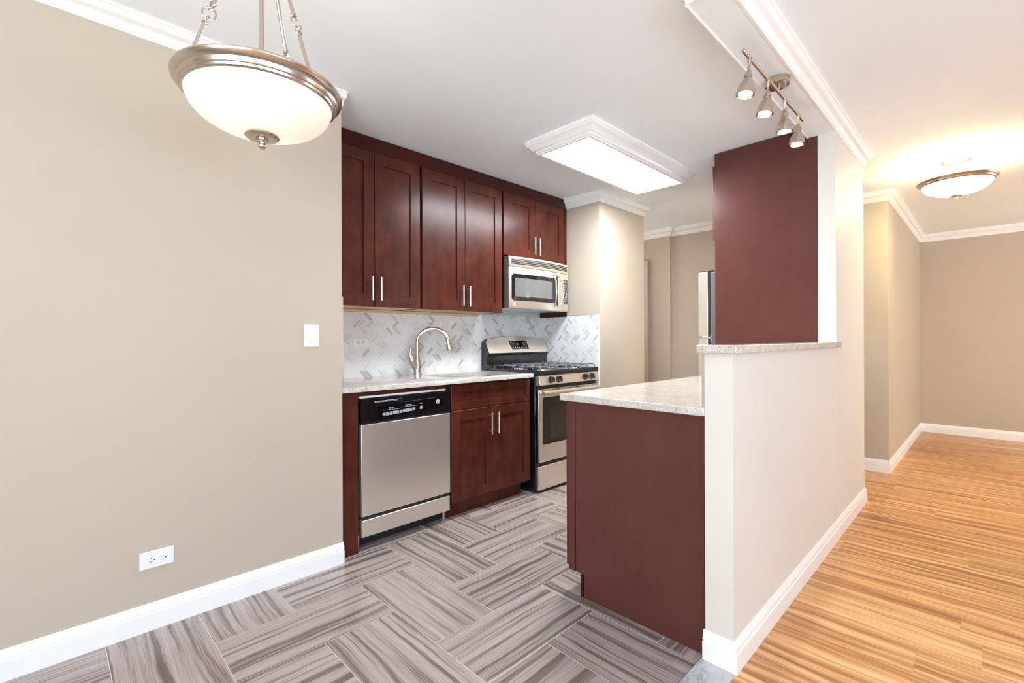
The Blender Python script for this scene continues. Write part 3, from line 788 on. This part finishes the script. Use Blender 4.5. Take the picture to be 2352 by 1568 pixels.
for bx, by in burn:
    bz = 0.919
    br = obj('burner', MB().lathe([(0.075, 0.0), (0.070, 0.003), (0.045, 0.004), (0.043, 0.014), (0, 0.015)], (bx, by, bz), n=24), M_EDGE, t)
    obj('burner_cap', MB().lathe([(0.034, 0.014), (0.036, 0.017), (0.034, 0.022), (0, 0.023)], (bx, by, bz), n=24), M_BLACKM, br)
    g = MB(); zt = 0.958; zb = 0.922; h = 0.120; hw = 0.155; rr_ = 0.0044
    def staple(p, q):
        p = Vector(p); q = Vector(q); dd = (q - p).normalized(); r = 0.014; out = []
        out.append(Vector((p.x, p.y, zb)))
        for i in range(5):
            a = math.radians(90 * i / 4); out.append(Vector((p.x, p.y, zt - r)) + dd * (r - r * math.cos(a)) + Vector((0, 0, r * math.sin(a))))
        for i in range(5):
            a = math.radians(90 - 90 * i / 4); out.append(Vector((q.x, q.y, zt - r)) - dd * (r - r * math.cos(a)) + Vector((0, 0, r * math.sin(a))))
        out.append(Vector((q.x, q.y, zb))); return out
    for oy in (-0.155, -0.052, 0.052, 0.155): g.tube(staple((bx - h, by + oy, 0), (bx + h, by + oy, 0)), rr_, 8)
    for ox in (-0.045, 0.045): g.tube([(bx + ox, by - hw, zt - 0.003), (bx + ox, by - 0.05, zt - 0.003)], rr_, 8).tube([(bx + ox, by + 0.05, zt - 0.003), (bx + ox, by + hw, zt - 0.003)], rr_, 8)
    for oy in (-hw, hw): g.tube([(bx - h, by + oy, zb + 0.004), (bx + h, by + oy, zb + 0.004)], rr_, 8)
    obj('grate', g, M_IRON, t, smooth=60)
# control panel, slanted
pn = MB().prism([(-2.425, 0.896), (-2.388, 0.896), (-2.374, 0.822), (-2.425, 0.815)], 'y', GY0 + 0.004, GY1 - 0.002)
cpn = obj('control_panel', pn, M_STEEL, t, bevel=0.003)
axk = Vector((0.074, 0, 0.014)).normalized()
for ky in (2.768, 2.862, 3.202, 3.293):
    c = Vector((-2.381, ky, 0.8585))
    kb = obj('knob', MB().lathe([(0.0265, -0.001), (0.0265, 0.003), (0.0245, 0.006), (0.0215, 0.026), (0.019, 0.030), (0, 0.031)], c, axk, 24), M_BLACK, cpn, smooth=50)
    kg = MB(); s0 = 0.005
    u2 = Vector((0, 0, 1)) - axk * axk.z; u2.normalize(); v2 = axk.cross(u2)
    q = []
    for d_, w_ in ((0.004, 0.0075), (0.038, 0.0055)):
        for a, b in ((-1, -1), (1, -1), (1, 1), (-1, 1)): q.append(c + axk * d_ + v2 * (a * w_) + u2 * (b * 0.021))
    kg.quadbox(q)
    obj('knob_grip', kg, M_BLACK, kb, bevel=0.002)
obj('vent_gap', MB().box(-2.425, -2.408, GY0 + 0.006, GY1 - 0.006, 0.792, 0.818), M_BLACKM, t)
od = obj('oven_door', MB().box(-2.425, -2.397, GY0 + 0.012, GY1 - 0.004, 0.232, 0.790), M_STEEL, t, bevel=0.004)
obj('door_side', MB().box(-2.425, -2.401, GY0 + 0.002, GY0 + 0.012, 0.232, 0.788), M_BLACK, od)
obj('window_frame', MB().prism(rrect(2.695, 3.352, 0.366, 0.726, 0.012, 4), 'x', -2.400, -2.3955), M_GLASS, od)
obj('window_pane', MB().prism(rrect(2.775, 3.272, 0.396, 0.652, 0.012, 4), 'x', -2.397, -2.3945), plain('oven_window', (0.045, 0.033, 0.024), 0.06), od)
hb = MB()
hp = []
for i in range(13):
    u = i / 12; hp.append((-2.352, GY0 + 0.012 + (GY1 - GY0 - 0.018) * u, 0.765))
hb.tube(hp, 0.0150, 14)
for yy in (GY0 + 0.05, GY1 - 0.05): hb.cyl((-2.398, yy, 0.765), (-2.352, yy, 0.765), 0.010, 10)
obj('handle', hb, M_STEEL, od, smooth=60)
obj('door_vents', MB().box(-2.3965, -2.3945, 2.80, 2.90, 0.779, 0.783).box(-2.3965, -2.3945, 2.94, 3.06, 0.779, 0.783).box(-2.3965, -2.3945, 3.10, 3.22, 0.779, 0.783), M_SLOT, od)
obj('drawer_gap', MB().box(-2.425, -2.412, GY0 + 0.006, GY1 - 0.006, 0.200, 0.232), M_BLACKM, t)
obj('storage_drawer', MB().box(-2.425, -2.399, GY0 + 0.012, GY1 - 0.004, 0.024, 0.202), M_STEEL, t, bevel=0.004)
# backguard
def ztop(u): return 1.168 + 0.032 * (1 - (2 * u - 1) ** 2) - 0.02 * max(0, abs(2 * u - 1) - 0.93) / 0.07
bg = MB(); rings = []
for i in range(33):
    u = i / 32; yy = GY0 + (GY1 - GY0) * u; zt = ztop(u)
    rings.append([(-3.040, yy, 0.917), (-3.040, yy, zt), (-2.9535 - 0.0565 * (zt - 1.054) / 0.114, yy, zt + 0.001), (-2.949, yy, 1.050), (-2.952, yy, 1.040), (-2.968, yy, 1.034), (-2.968, yy, 0.965), (-2.945, yy, 0.940), (-2.945, yy, 0.917)])
bg.loft(rings)
bgo = obj('backguard', bg, M_BLACK, t, smooth=30)
fp = MB(); rings = []
nx = Vector((0.116, 0, 0.058)).normalized()
for i in range(33):
    u = i / 32; yy = GY0 + 0.006 + (GY1 - GY0 - 0.012) * u; zt = ztop(u) - 0.002
    k = (zt - 1.054) / (1.168 - 1.054)
    top = Vector((-2.950 - 0.0565 * k, yy, zt)); bot = Vector((-2.950, yy, 1.054))
    rings.append([bot, bot + nx * 0.005, top + nx * 0.005, top])
fp.loft(rings)
fpo = obj('backguard_panel', fp, M_STEEL, bgo, smooth=30)
def bgp(yy, s, off): # point on slanted panel, s 0 bottom..1 top
    return Vector((-2.950 - 0.0565 * s, yy, 1.054 + 0.114 * s)) + nx * off
def slab(parent, name, pts, o0, o1, mat):
    mb = MB().loft([[bgp(a, b, o0) for a, b in pts], [bgp(a, b, o1) for a, b in pts]]); return obj(name, mb, mat, parent)
slab(fpo, 'display_bezel', [(2.920, 0.20), (3.150, 0.20), (3.142, 0.93), (2.898, 0.93)], 0.004, 0.0062, M_CHROME)
dp = slab(fpo, 'display', [(2.926, 0.245), (3.142, 0.245), (3.136, 0.885), (2.906, 0.885)], 0.005, 0.0070, M_BLACK)
upv = (bgp(0, 1, 0) - bgp(0, 0, 0)).normalized()
text_mesh('clock_digits', '35', 0.022, bgp(3.010, 0.62, 0.0071), (0, 1, 0), upv, M_GREENLED, dp)
for k, (yy, s) in enumerate([(2.945, .36), (2.970, .36), (2.998, .36), (3.024, .36), (3.052, .36), (3.080, .36), (3.110, .38), (2.935, .75), (2.96, .65), (3.085, .75), (3.11, .78), (3.085, .62), (3.115, .62)]):
    obj('button', MB().quadbox([bgp(yy - 0.005, s - 0.03, 0.0068), bgp(yy + 0.005, s - 0.03, 0.0068), bgp(yy + 0.005, s + 0.03, 0.0068), bgp(yy - 0.005, s + 0.03, 0.0068), bgp(yy - 0.005, s - 0.03, 0.0075), bgp(yy + 0.005, s - 0.03, 0.0075), bgp(yy + 0.005, s + 0.03, 0.0075), bgp(yy - 0.005, s + 0.03, 0.0075)]), M_WHITEPRINT, dp)

# ---------------------------------------------------------------- microwave
MY0, MY1 = 2.630, 3.383; MZ0, MZ1 = 1.424, 1.841
t = thing('microwave', 'stainless steel over-the-range microwave with black window and curved handle', 'microwave', (-2.86, (MY0 + MY1) / 2, MZ0))
obj('case', MB().box(-3.040, -2.748, MY0 + 0.004, MY1 - 0.002, MZ0 + 0.004, MZ1), M_BLACKM, t)
obj('underside', MB().box(-3.035, -2.700, MY0 + 0.006, MY1 - 0.004, MZ0 - 0.006, MZ0 + 0.004), M_EDGE, t, bevel=0.003)
def mwx(y):
    u = (y - MY0) / (MY1 - MY0); return -2.695 + 0.034 * (1 - (2 * u - 1) ** 2)
def bowed(y0, y1, z0, z1, xback, off=0.0, n=20):
    rings = []
    for i in range(n + 1):
        yy = y0 + (y1 - y0) * i / n; xx = mwx(yy) + off
        rings.append([(xback, yy, z0), (xx - 0.002, yy, z0), (xx, yy, z0 + 0.003), (xx, yy, z1 - 0.003), (xx - 0.002, yy, z1), (xback, yy, z1)])
    return MB().loft(rings)
YD = 3.283
gr = obj('vent_grille', bowed(MY0, MY1, 1.757, MZ1, -2.748), M_STEEL, t)
obj('louvre_recess', bowed(2.655, 3.360, 1.776, 1.826, -2.720, 0.0006), M_SLOT, gr)
for zz in (1.787, 1.800, 1.813): obj('louvre', bowed(2.659, 3.356, zz - 0.0022, zz + 0.0022, -2.720, 0.0026), M_STEEL, gr)
dr = obj('door', bowed(MY0, YD, MZ0, 1.754, -2.748), M_STEEL, t)
def bowpanel(poly_fn, off0, off1, n=24):
    """closed rounded rectangle following the bowed front"""
    rings = []
    for o_ in (off0, off1): rings.append([(mwx(a) + o_, a, b) for a, b in poly_fn])
    return MB().loft(rings)
def dense(y0, y1, z0, z1, r):
    p = rrect(y0, y1, z0, z1, r, 5); out = []
    for i in range(len(p)):
        a, b = p[i], p[(i + 1) % len(p)]; m = max(1, int(abs(a[0] - b[0]) / 0.03))
        for k in range(m): out.append((a[0] + (b[0] - a[0]) * k / m, a[1] + (b[1] - a[1]) * k / m))
    return out
def bowgrid(y0, y1, z0, z1, off, mat, name, parent, r=0.015):
    rings = []
    N = 26
    for i in range(N + 1):
        yy = y0 + (y1 - y0) * i / N; e = min(yy - y0, y1 - yy); ins_ = 0 if e >= r else r - math.sqrt(max(0, r * r - (r - e) ** 2))
        xx = mwx(yy)
        rings.append([(xx - 0.002, yy, z0 + ins_), (xx + off, yy, z0 + ins_), (xx + off, yy, z1 - ins_), (xx - 0.002, yy, z1 - ins_)])
    return obj(name, MB().loft(rings), mat, parent)
wf = bowgrid(2.655, 3.190, 1.484, 1.702, 0.0012, M_GLASS, 'window_frame', dr)
bowgrid(2.686, 3.128, 1.518, 1.668, 0.0018, M_SCREEN, 'window_pane', wf, 0.004)
emblem(dr, mwx(2.683) + 0.0004, 2.683, 1.455, 0.0135)
cpn = obj('control_side', bowed(YD + 0.002, MY1, MZ0, 1.754, -2.748), M_STEEL, t)
kp = bowgrid(3.297, 3.368, 1.488, 1.705, 0.0012, plain('keypad_grey', (0.055, 0.055, 0.058), 0.3), 'keypad', cpn, 0.008)
bowgrid(3.305, 3.350, 1.676, 1.694, 0.0018, plain('amber_display', (0.25, 0.19, 0.05), 0.3), 'display', kp, 0.001)
for zz, cols in ((1.655, (3.318, 3.338)), (1.636, (3.318, 3.338)), (1.617, (3.318, 3.34)), (1.60, (3.338, 3.352)), (1.578, (3.338, 3.352)), (1.560, (3.338, 3.352)), (1.543, (3.325, 3.345)), (1.526, (3.318, 3.34)), (1.51, (3.312, 3.332))):
    for yy in cols: obj('key', MB().box(mwx(yy) + 0.0008, mwx(yy) + 0.0020, yy - 0.0035, yy + 0.0035, zz - 0.0025, zz + 0.0025), M_WHITEPRINT, kp)
# curved handle: two bowed rails joined at the ends
hm = MB()
for yy, sgn in ((3.135, -1), (3.225, 1)):
    pts = []
    for i in range(17):
        u = i / 16; pts.append((mwx(yy) + 0.006 + 0.042 * math.sin(math.pi * u), yy + sgn * 0.022 * (math.sin(math.pi * u) - 0.6), 1.442 + 0.298 * u))
    hm.tube(pts, 0.0065, 10)
for zz in (1.449, 1.733): hm.box(mwx(3.18) - 0.001, mwx(3.18) + 0.012, 3.125, 3.225, zz - 0.007, zz + 0.007)
obj('handle', hm, M_CHROME, dr, smooth=60)
obj('handle_recess', bowed(3.150, 3.205, 1.462, 1.720, -2.70, 0.0016), M_BLACK, dr)

# ---------------------------------------------------------------- peninsula
t = thing('peninsula_cabinet', 'cherry peninsula base cabinet with plain scuffed end panel beside the half wall', 'cabinet', (-1.04, 2.5, 0))
YE = 1.731
obj('end_panel', MB().prism([(-1.340, 0.884), (-1.340, 0.105), (-1.296, 0.105), (-1.296, 0.0), (-0.7435, 0.0), (-0.7435, 0.884)], 'y', YE, YE + 0.014), M_PANEL, t, bevel=0.001)
obj('body', MB().box(-1.384, -0.752, YE + 0.0145, 3.29, 0.105, 0.884), M_CHERRYDK, t, bevel=0.0015)
obj('face_stile', MB().box(-1.386, -1.346, YE + 0.004, YE + 0.014, 0.100, 0.884), M_PANEL, t, bevel=0.002)
obj('toe_kick', MB().box(-1.312, -1.298, YE - 0.003, 3.29, 0, 0.104), M_CHERRYDK, t, bevel=0.001)
for i, (a, b) in enumerate(((1.748, 2.255), (2.262, 2.765), (2.772, 3.280))):
    dw = obj('drawer', shaker(a, b, 0.712, 0.872, -1.408, sgn=-1, rail=0.05), M_PANEL, t)
    obj('handle', MB().lathe([(0.0045, 0), (0.006, 0.001), (0.006, 0.149), (0.0045, 0.15)], (-1.438, (a + b) / 2 - 0.075, 0.79), (0, 1, 0), 12).cyl((-1.438, (a + b) / 2 - 0.05, 0.79), (-1.40, (a + b) / 2 - 0.05, 0.79), 0.004).cyl((-1.438, (a + b) / 2 + 0.05, 0.79), (-1.40, (a + b) / 2 + 0.05, 0.79), 0.004), M_PULL, dw)
    dw = obj('door', shaker(a, b, 0.112, 0.704, -1.408, sgn=-1), M_PANEL, t)
    obj('handle', bar_pull(-1.408, b - 0.035, 0.53, 0.68, sgn=-1), M_PULL, dw)
tag(obj('peninsula_countertop', MB().box(-1.414, XH0 - 0.0005, 1.706, 3.298, 0.886, 0.916), M_GRANITE, bevel=0.004), 'speckled granite countertop on the peninsula cabinet', 'countertop')
tag(obj('ledge_cap', MB().box(-0.755, -0.613, 1.688, 3.298, 1.1175, 1.1475).box(-0.6345, -0.613, 3.298, 3.335, 1.1175, 1.1475), M_GRANITE, bevel=0.004), 'narrow raised granite ledge capping the half wall', 'ledge')
tag(obj('tall_side_panel', MB().prism([(-1.337, 0), (-0.7365, 0), (-0.7365, 1.1485), (-0.727, 1.1485), (-0.727, ZS - 0.001), (-0.776, ZS - 0.001), (-0.783, ZC - 0.001), (-1.337, ZC - 0.006)], 'y', YP, YP + 0.018), M_PANEL, bevel=0.0008),
    'tall flat dark cherry side panel standing above the granite ledge, hiding the refrigerator', 'panel')
t = thing('refrigerator_cabinet', 'cherry cabinet above the refrigerator, seen only as a door edge', 'cabinet', (-1.04, 3.72, 1.85))
obj('body', MB().box(-1.338, -0.727, YP + 0.019, 4.15, 1.853, ZC - 0.004), M_PANEL, t)
for a, b in ((YP + 0.020, 3.733), (3.737, 4.148)): obj('door', shaker(a, b, 1.856, 2.370, -1.360, sgn=-1), M_PANEL, t)
t = thing('refrigerator', 'stainless steel top-freezer refrigerator behind the tall cherry panel', 'refrigerator', (-1.10, 3.74, 0))
FY0, FY1 = 3.335, 4.135
obj('body', MB().box(-1.384, -0.75, FY0, FY1, 0.02, 1.640), M_GREYBODY, t, bevel=0.004)
obj('gasket', MB().box(-1.402, -1.384, FY0 + 0.006, FY1 - 0.006, 0.06, 1.645), M_BLACKM, t)
def fdoor(z0, z1):
    rings = []
    for yy in (FY0, FY1):
        rings.append([(-1.403, yy, z0), (-1.455, yy, z0), (-1.468, yy, z0 + 0.006), (-1.472, yy, z0 + 0.02), (-1.472, yy, z1 - 0.02), (-1.468, yy, z1 - 0.006), (-1.455, yy, z1), (-1.403, yy, z1)])
    return MB().loft(rings)
obj('freezer_door', fdoor(1.184, 1.645), M_STEEL, t, bevel=0.003)
obj('fridge_door', fdoor(0.06, 1.172), M_STEEL, t, bevel=0.003)
obj('hinge', MB().box(-1.44, -1.372, FY0 - 0.004, FY0 + 0.04, 1.174, 1.182).box(-1.384, -1.376, FY0 - 0.004, FY0 + 0.01, 1.150, 1.200), M_CHROME, t)
obj('hinge_cover', MB().box(-1.46, -1.37, FY0 + 0.004, FY0 + 0.06, 1.645, 1.655), M_BLACKM, t, bevel=0.003)

# ---------------------------------------------------------------- fluorescent ceiling fixture
t = thing('ceiling_light', 'long lit fluorescent ceiling fixture with white moulded frame above the kitchen aisle', 'light fixture', (-1.858, 2.89, 2.366))
FX0, FX1, FYa, FYb = -2.126, -1.590, 2.222, 3.560
fr = MB(); prof = [(0.0, ZC - 0.001), (0.0, 2.432), (0.004, 2.430), (0.006, 2.422), (0.018, 2.414), (0.030, 2.403), (0.036, 2.392), (0.048, 2.388), (0.050, 2.378), (0.060, 2.374), (0.061, 2.367), (0.078, 2.367), (0.078, 2.373), (0.070, 2.376), (0.070, ZC - 0.001)]
fr.loft([[(FX0 + d_, FYa + d_, zz), (FX1 - d_, FYa + d_, zz), (FX1 - d_, FYb - d_, zz), (FX0 + d_, FYb - d_, zz)] for d_, zz in prof], caps=False)
obj('frame', fr, M_TRIM, t, smooth=30)
ln = obj('lens', MB().box(FX0 + 0.0705, FX1 - 0.0705, FYa + 0.0705, FYb - 0.0705, 2.3735, 2.378), M_LENS, t); ln['label'] = 'glowing white diffuser'

# ---------------------------------------------------------------- pendant lamp
px, py = -1.57, 0.475
t = thing('pendant_lamp', 'large brushed nickel bowl pendant lamp with frosted glass hanging by the left wall', 'pendant lamp', (px, py, 1.762))
RZ = 1.932
obj('rim', MB().lathe([(0.196, RZ - 0.030), (0.203, RZ - 0.036), (0.2085, RZ - 0.033), (0.2105, RZ - 0.027), (0.2145, RZ - 0.026), (0.2175, RZ - 0.020), (0.2185, RZ - 0.014), (0.2235, RZ - 0.012), (0.2295, RZ - 0.006), (0.2325, RZ + 0.001), (0.2320, RZ + 0.005), (0.228, RZ + 0.007), (0.214, RZ + 0.004), (0.200, RZ - 0.010), (0.196, RZ - 0.020), (0.196, RZ - 0.030)], (px, py, 0), n=96, caps=False), M_NICKEL, t, smooth=25)
bz0 = 1.800; top = RZ - 0.024
pb_ = [(0.2015 * math.sin(math.radians(a)), top - (top - bz0) * math.cos(math.radians(a)) ** 0.92) for a in [0.5] + list(range(4, 91, 4))]
inn = [(max(0.0005, r - 0.004), zz + 0.004) for r, zz in pb_]
bw = obj('glass_bowl', MB().loft([[(px + r * math.cos(2 * math.pi * i / 96), py + r * math.sin(2 * math.pi * i / 96), zz) for i in range(96)] for r, zz in (pb_ + inn[::-1])], caps=False), M_BOWL, t, smooth=70)
bw['label'] = 'softly glowing frosted white glass'
obj('finial', MB().lathe([(0.0, 1.801), (0.046, 1.799), (0.048, 1.795), (0.045, 1.791), (0.036, 1.788), (0.018, 1.787), (0.018, 1.782), (0.013, 1.780), (0.013, 1.777), (0.009, 1.775), (0.0085, 1.773), (0.0105, 1.770), (0.0115, 1.766), (0.009, 1.7605), (0.004, 1.758), (0.0, 1.7578)], (px, py, 0), n=32), M_NICKEL, t, smooth=40)
obj('stem', MB().cyl((px, py, 1.795), (px, py, 2.425), 0.0062, 14), M_NICKEL, t)
obj('canopy', MB().lathe([(0.065, ZC - 0.0005), (0.065, 2.440), (0.058, 2.432), (0.030, 2.428), (0.012, 2.424), (0.0, 2.424)], (px, py, 0), n=40), M_NICKEL, t, smooth=40)
vd = Vector((px, py, 0)).normalized(); lat = Vector((-vd.y, vd.x, 0))
if lat.dot(R0) < 0: lat = -lat
for k, ang in enumerate((180, 58, -52)):
    a = math.radians(ang); dd = (lat * math.cos(a) + vd * math.sin(a))
    A = Vector((px, py, RZ + 0.004)) + dd * 0.203; B = Vector((px, py, 2.425)) + dd * 0.036; ax_ = (B - A); Lr = ax_.length; ax_.normalize()
    m = 0.40 if k == 0 else (0.36 if k == 1 else 0.34)
    C_ = A + ax_ * (Lr * m)
    rod = MB().cyl(A, A + ax_ * (Lr * m - 0.027), 0.0055, 12).cyl(C_ + ax_ * 0.027, B, 0.0055, 12)
    for q, s_ in ((A + ax_ * (Lr * m - 0.030), 1), (C_ + ax_ * 0.030, -1)):
        rod.lathe([(0.0055, -0.006), (0.0085, -0.004), (0.0085, -0.001), (0.0065, 0.001), (0.0065, 0.003), (0.008, 0.005), (0.004, 0.008)], q, ax_ * s_, 12)
        e2 = ax_.orthogonal().normalized() if k == 0 else dd.cross(ax_).normalized()
        cc = q + ax_ * (s_ * 0.013)
        rod.tube([cc + (ax_ * math.cos(i * math.pi / 8) + e2 * math.sin(i * math.pi / 8)) * 0.0075 for i in range(16)], 0.0022, 6, closed=True)
    ro = obj('suspension_rod', rod, M_NICKEL, t, smooth=40)
    e1 = lat if k == 0 else (lat * 0.75 + vd * 0.66)
    e1 = (e1 - ax_ * e1.dot(ax_)).normalized()
    obj('link_ring', MB().tube([C_ + (ax_ * math.cos(i * math.pi / 14) + e1 * math.sin(i * math.pi / 14)) * 0.0175 for i in range(28)], 0.0026, 8, closed=True), M_NICKEL, ro, smooth=60)
    if k == 1:
        wp = [A + ax_ * (Lr * u) + dd.cross(ax_).normalized() * (0.009 * math.sin(u * 26)) for u in [i / 40 for i in range(41)]]
        obj('cord', MB().tube(wp, 0.0016, 6), M_PULL, ro)
for i, (ox, oy) in enumerate(((0.075, -0.03), (-0.04, 0.07), (-0.035, -0.07))):
    point('pendant_bulb', (px + ox, py + oy, 1.872), 0.42, (1.0, 0.93, 0.82), 0.028)

# ---------------------------------------------------------------- track light on the beam
rx, rz = -0.700, 2.337
t = thing('track_light', 'brushed nickel four-head track spotlight on the ceiling beam over the ledge', 'track light', (rx, 2.45, 2.18))
obj('canopy', MB().lathe([(0.0, 2.357), (0.050, 2.357), (0.0535, 2.360), (0.0535, ZS - 0.0005), (0.0, ZS - 0.0005)], (-0.700, 2.452, 0), n=40), M_NICKEL, t, smooth=40)
for yy in (2.430, 2.474): obj('post', MB().cyl((rx, yy, rz), (rx, yy, 2.358), 0.004, 10), M_NICKEL, t)
obj('rod', MB().lathe([(0.006, 0), (0.0078, 0.002), (0.0078, 0.874), (0.006, 0.876)], (rx, 2.014, rz), (0, 1, 0), 16), M_NICKEL, t)
for yy, tilt in ((2.090, (-0.10, -0.16)), (2.325, (-0.10, -0.12)), (2.570, (-0.03, 0.02)), (2.796, (-0.04, -0.06))):
    j = Vector((rx, yy, rz)); ds = Vector((tilt[0] * 0.5, tilt[1] * 0.3, -1)).normalized(); dh = Vector((tilt[0], tilt[1], -1)).normalized()
    kn = j + ds * 0.058
    st = MB().cyl(j, j + ds * 0.016, 0.0085, 12).tube([j + ds * 0.012, j + ds * 0.035, kn], [0.0075, 0.0055, 0.0075], 10)
    sp = obj('spot_head', st.lathe([(0.0095, -0.006), (0.0095, 0.006)], kn, (0.71, 0.70, 0), 14).lathe([(0.010, -0.004), (0.0155, 0.012), (0.0165, 0.016), (0.0165, 0.020), (0.014, 0.021), (0.014, 0.023), (0.0165, 0.024), (0.0165, 0.028), (0.014, 0.029), (0.014, 0.031), (0.017, 0.032), (0.019, 0.037), (0.0265, 0.050), (0.0335, 0.072), (0.0365, 0.092), (0.0365, 0.100), (0.0335, 0.100), (0.033, 0.095), (0.0, 0.093)], kn, dh, 32), M_NICKEL, t, smooth=35)
    lo = obj('lens', MB().lathe([(0.0275, 0.0935), (0.0275, 0.0965), (0.0, 0.0975)], kn, dh, 28), M_BULB, sp); lo['label'] = 'lit white lamp face'
    l = bpy.data.lights.new('spot_beam', 'SPOT'); l.energy = 7.5; l.color = (1.0, 0.95, 0.88); l.spot_size = math.radians(88); l.spot_blend = 0.35; l.shadow_soft_size = 0.025
    o = bpy.data.objects.new('spot_beam', l); COL.objects.link(o); o.location = kn + dh * 0.104
    o.rotation_euler = dh.to_track_quat('-Z', 'Y').to_euler()

# ---------------------------------------------------------------- hall lamp
hx, hy = -0.168, 4.665
t = thing('hall_lamp', 'small semi-flush bowl lamp on the hall ceiling at the right, glowing warm', 'ceiling lamp', (hx, hy, 2.165))
hz = 2.300
obj('canopy', MB().lathe([(0.083, ZC - 0.0005), (0.083, 2.441), (0.076, 2.433), (0.066, 2.431), (0.050, 2.424), (0.020, 2.420), (0.0, 2.420)], (hx, hy, 0), n=40), M_NICKEL, t, smooth=40)
obj('rim', MB().lathe([(0.186, hz - 0.022), (0.193, hz - 0.027), (0.198, hz - 0.023), (0.203, hz - 0.019), (0.206, hz - 0.012), (0.214, hz - 0.008), (0.220, hz), (0.219, hz + 0.004), (0.212, hz + 0.005), (0.192, hz - 0.006), (0.186, hz - 0.014), (0.186, hz - 0.022)], (hx, hy, 0), n=80, caps=False), M_NICKEL, t, smooth=25)
top = hz - 0.018; bz0 = 2.195
pb_ = [(0.190 * math.sin(math.radians(a)), top - (top - bz0) * math.cos(math.radians(a)) ** 0.92) for a in [0.5] + list(range(4, 91, 4))]
inn = [(max(0.0005, r - 0.004), zz + 0.004) for r, zz in pb_]
bw = obj('glass_bowl', MB().loft([[(hx + r * math.cos(2 * math.pi * i / 72), hy + r * math.sin(2 * math.pi * i / 72), zz) for i in range(72)] for r, zz in (pb_ + inn[::-1])], caps=False), M_BOWLHALL, t, smooth=70)
bw['label'] = 'bright warm frosted glass'
obj('finial', MB().lathe([(0.0, 2.198), (0.036, 2.194), (0.037, 2.190), (0.030, 2.187), (0.012, 2.186), (0.010, 2.181), (0.007, 2.178), (0.009, 2.174), (0.009, 2.170), (0.004, 2.166), (0.0, 2.1655)], (hx, hy, 0), n=28), M_NICKEL, t, smooth=40)
obj('stem', MB().cyl((hx, hy, 2.19), (hx, hy, 2.422), 0.006, 12), M_NICKEL, t)
for k in range(3):
    a = math.radians(20 + 120 * k); dd = Vector((math.cos(a), math.sin(a), 0)); c = Vector((hx, hy, 0))
    A = c + dd * 0.045 + Vector((0, 0, 2.408)); B = c + dd * 0.198 + Vector((0, 0, hz + 0.008))
    m_ = MB().tube([A, A + (B - A) * 0.25, A + (B - A) * 0.28, B], [0.006, 0.006, 0.0028, 0.0028], 8).cyl(c + dd * 0.045 + Vector((0, 0, 2.402)), c + dd * 0.045 + Vector((0, 0, 2.428)), 0.006, 10)
    m_.tube([B + Vector((0, 0, 0.008)) + (dd * math.cos(i * math.pi / 8) + Vector((0, 0, 1)) * math.sin(i * math.pi / 8)) * 0.009 for i in range(16)], 0.002, 6, closed=True)
    obj('arm', m_, M_NICKEL, t, smooth=40)
for ox, oy in ((0.07, 0.0), (-0.05, 0.06), (-0.04, -0.07)):
    point('hall_bulb', (hx + ox, hy + oy, 2.262), 1.1, (1.0, 0.86, 0.58), 0.028)
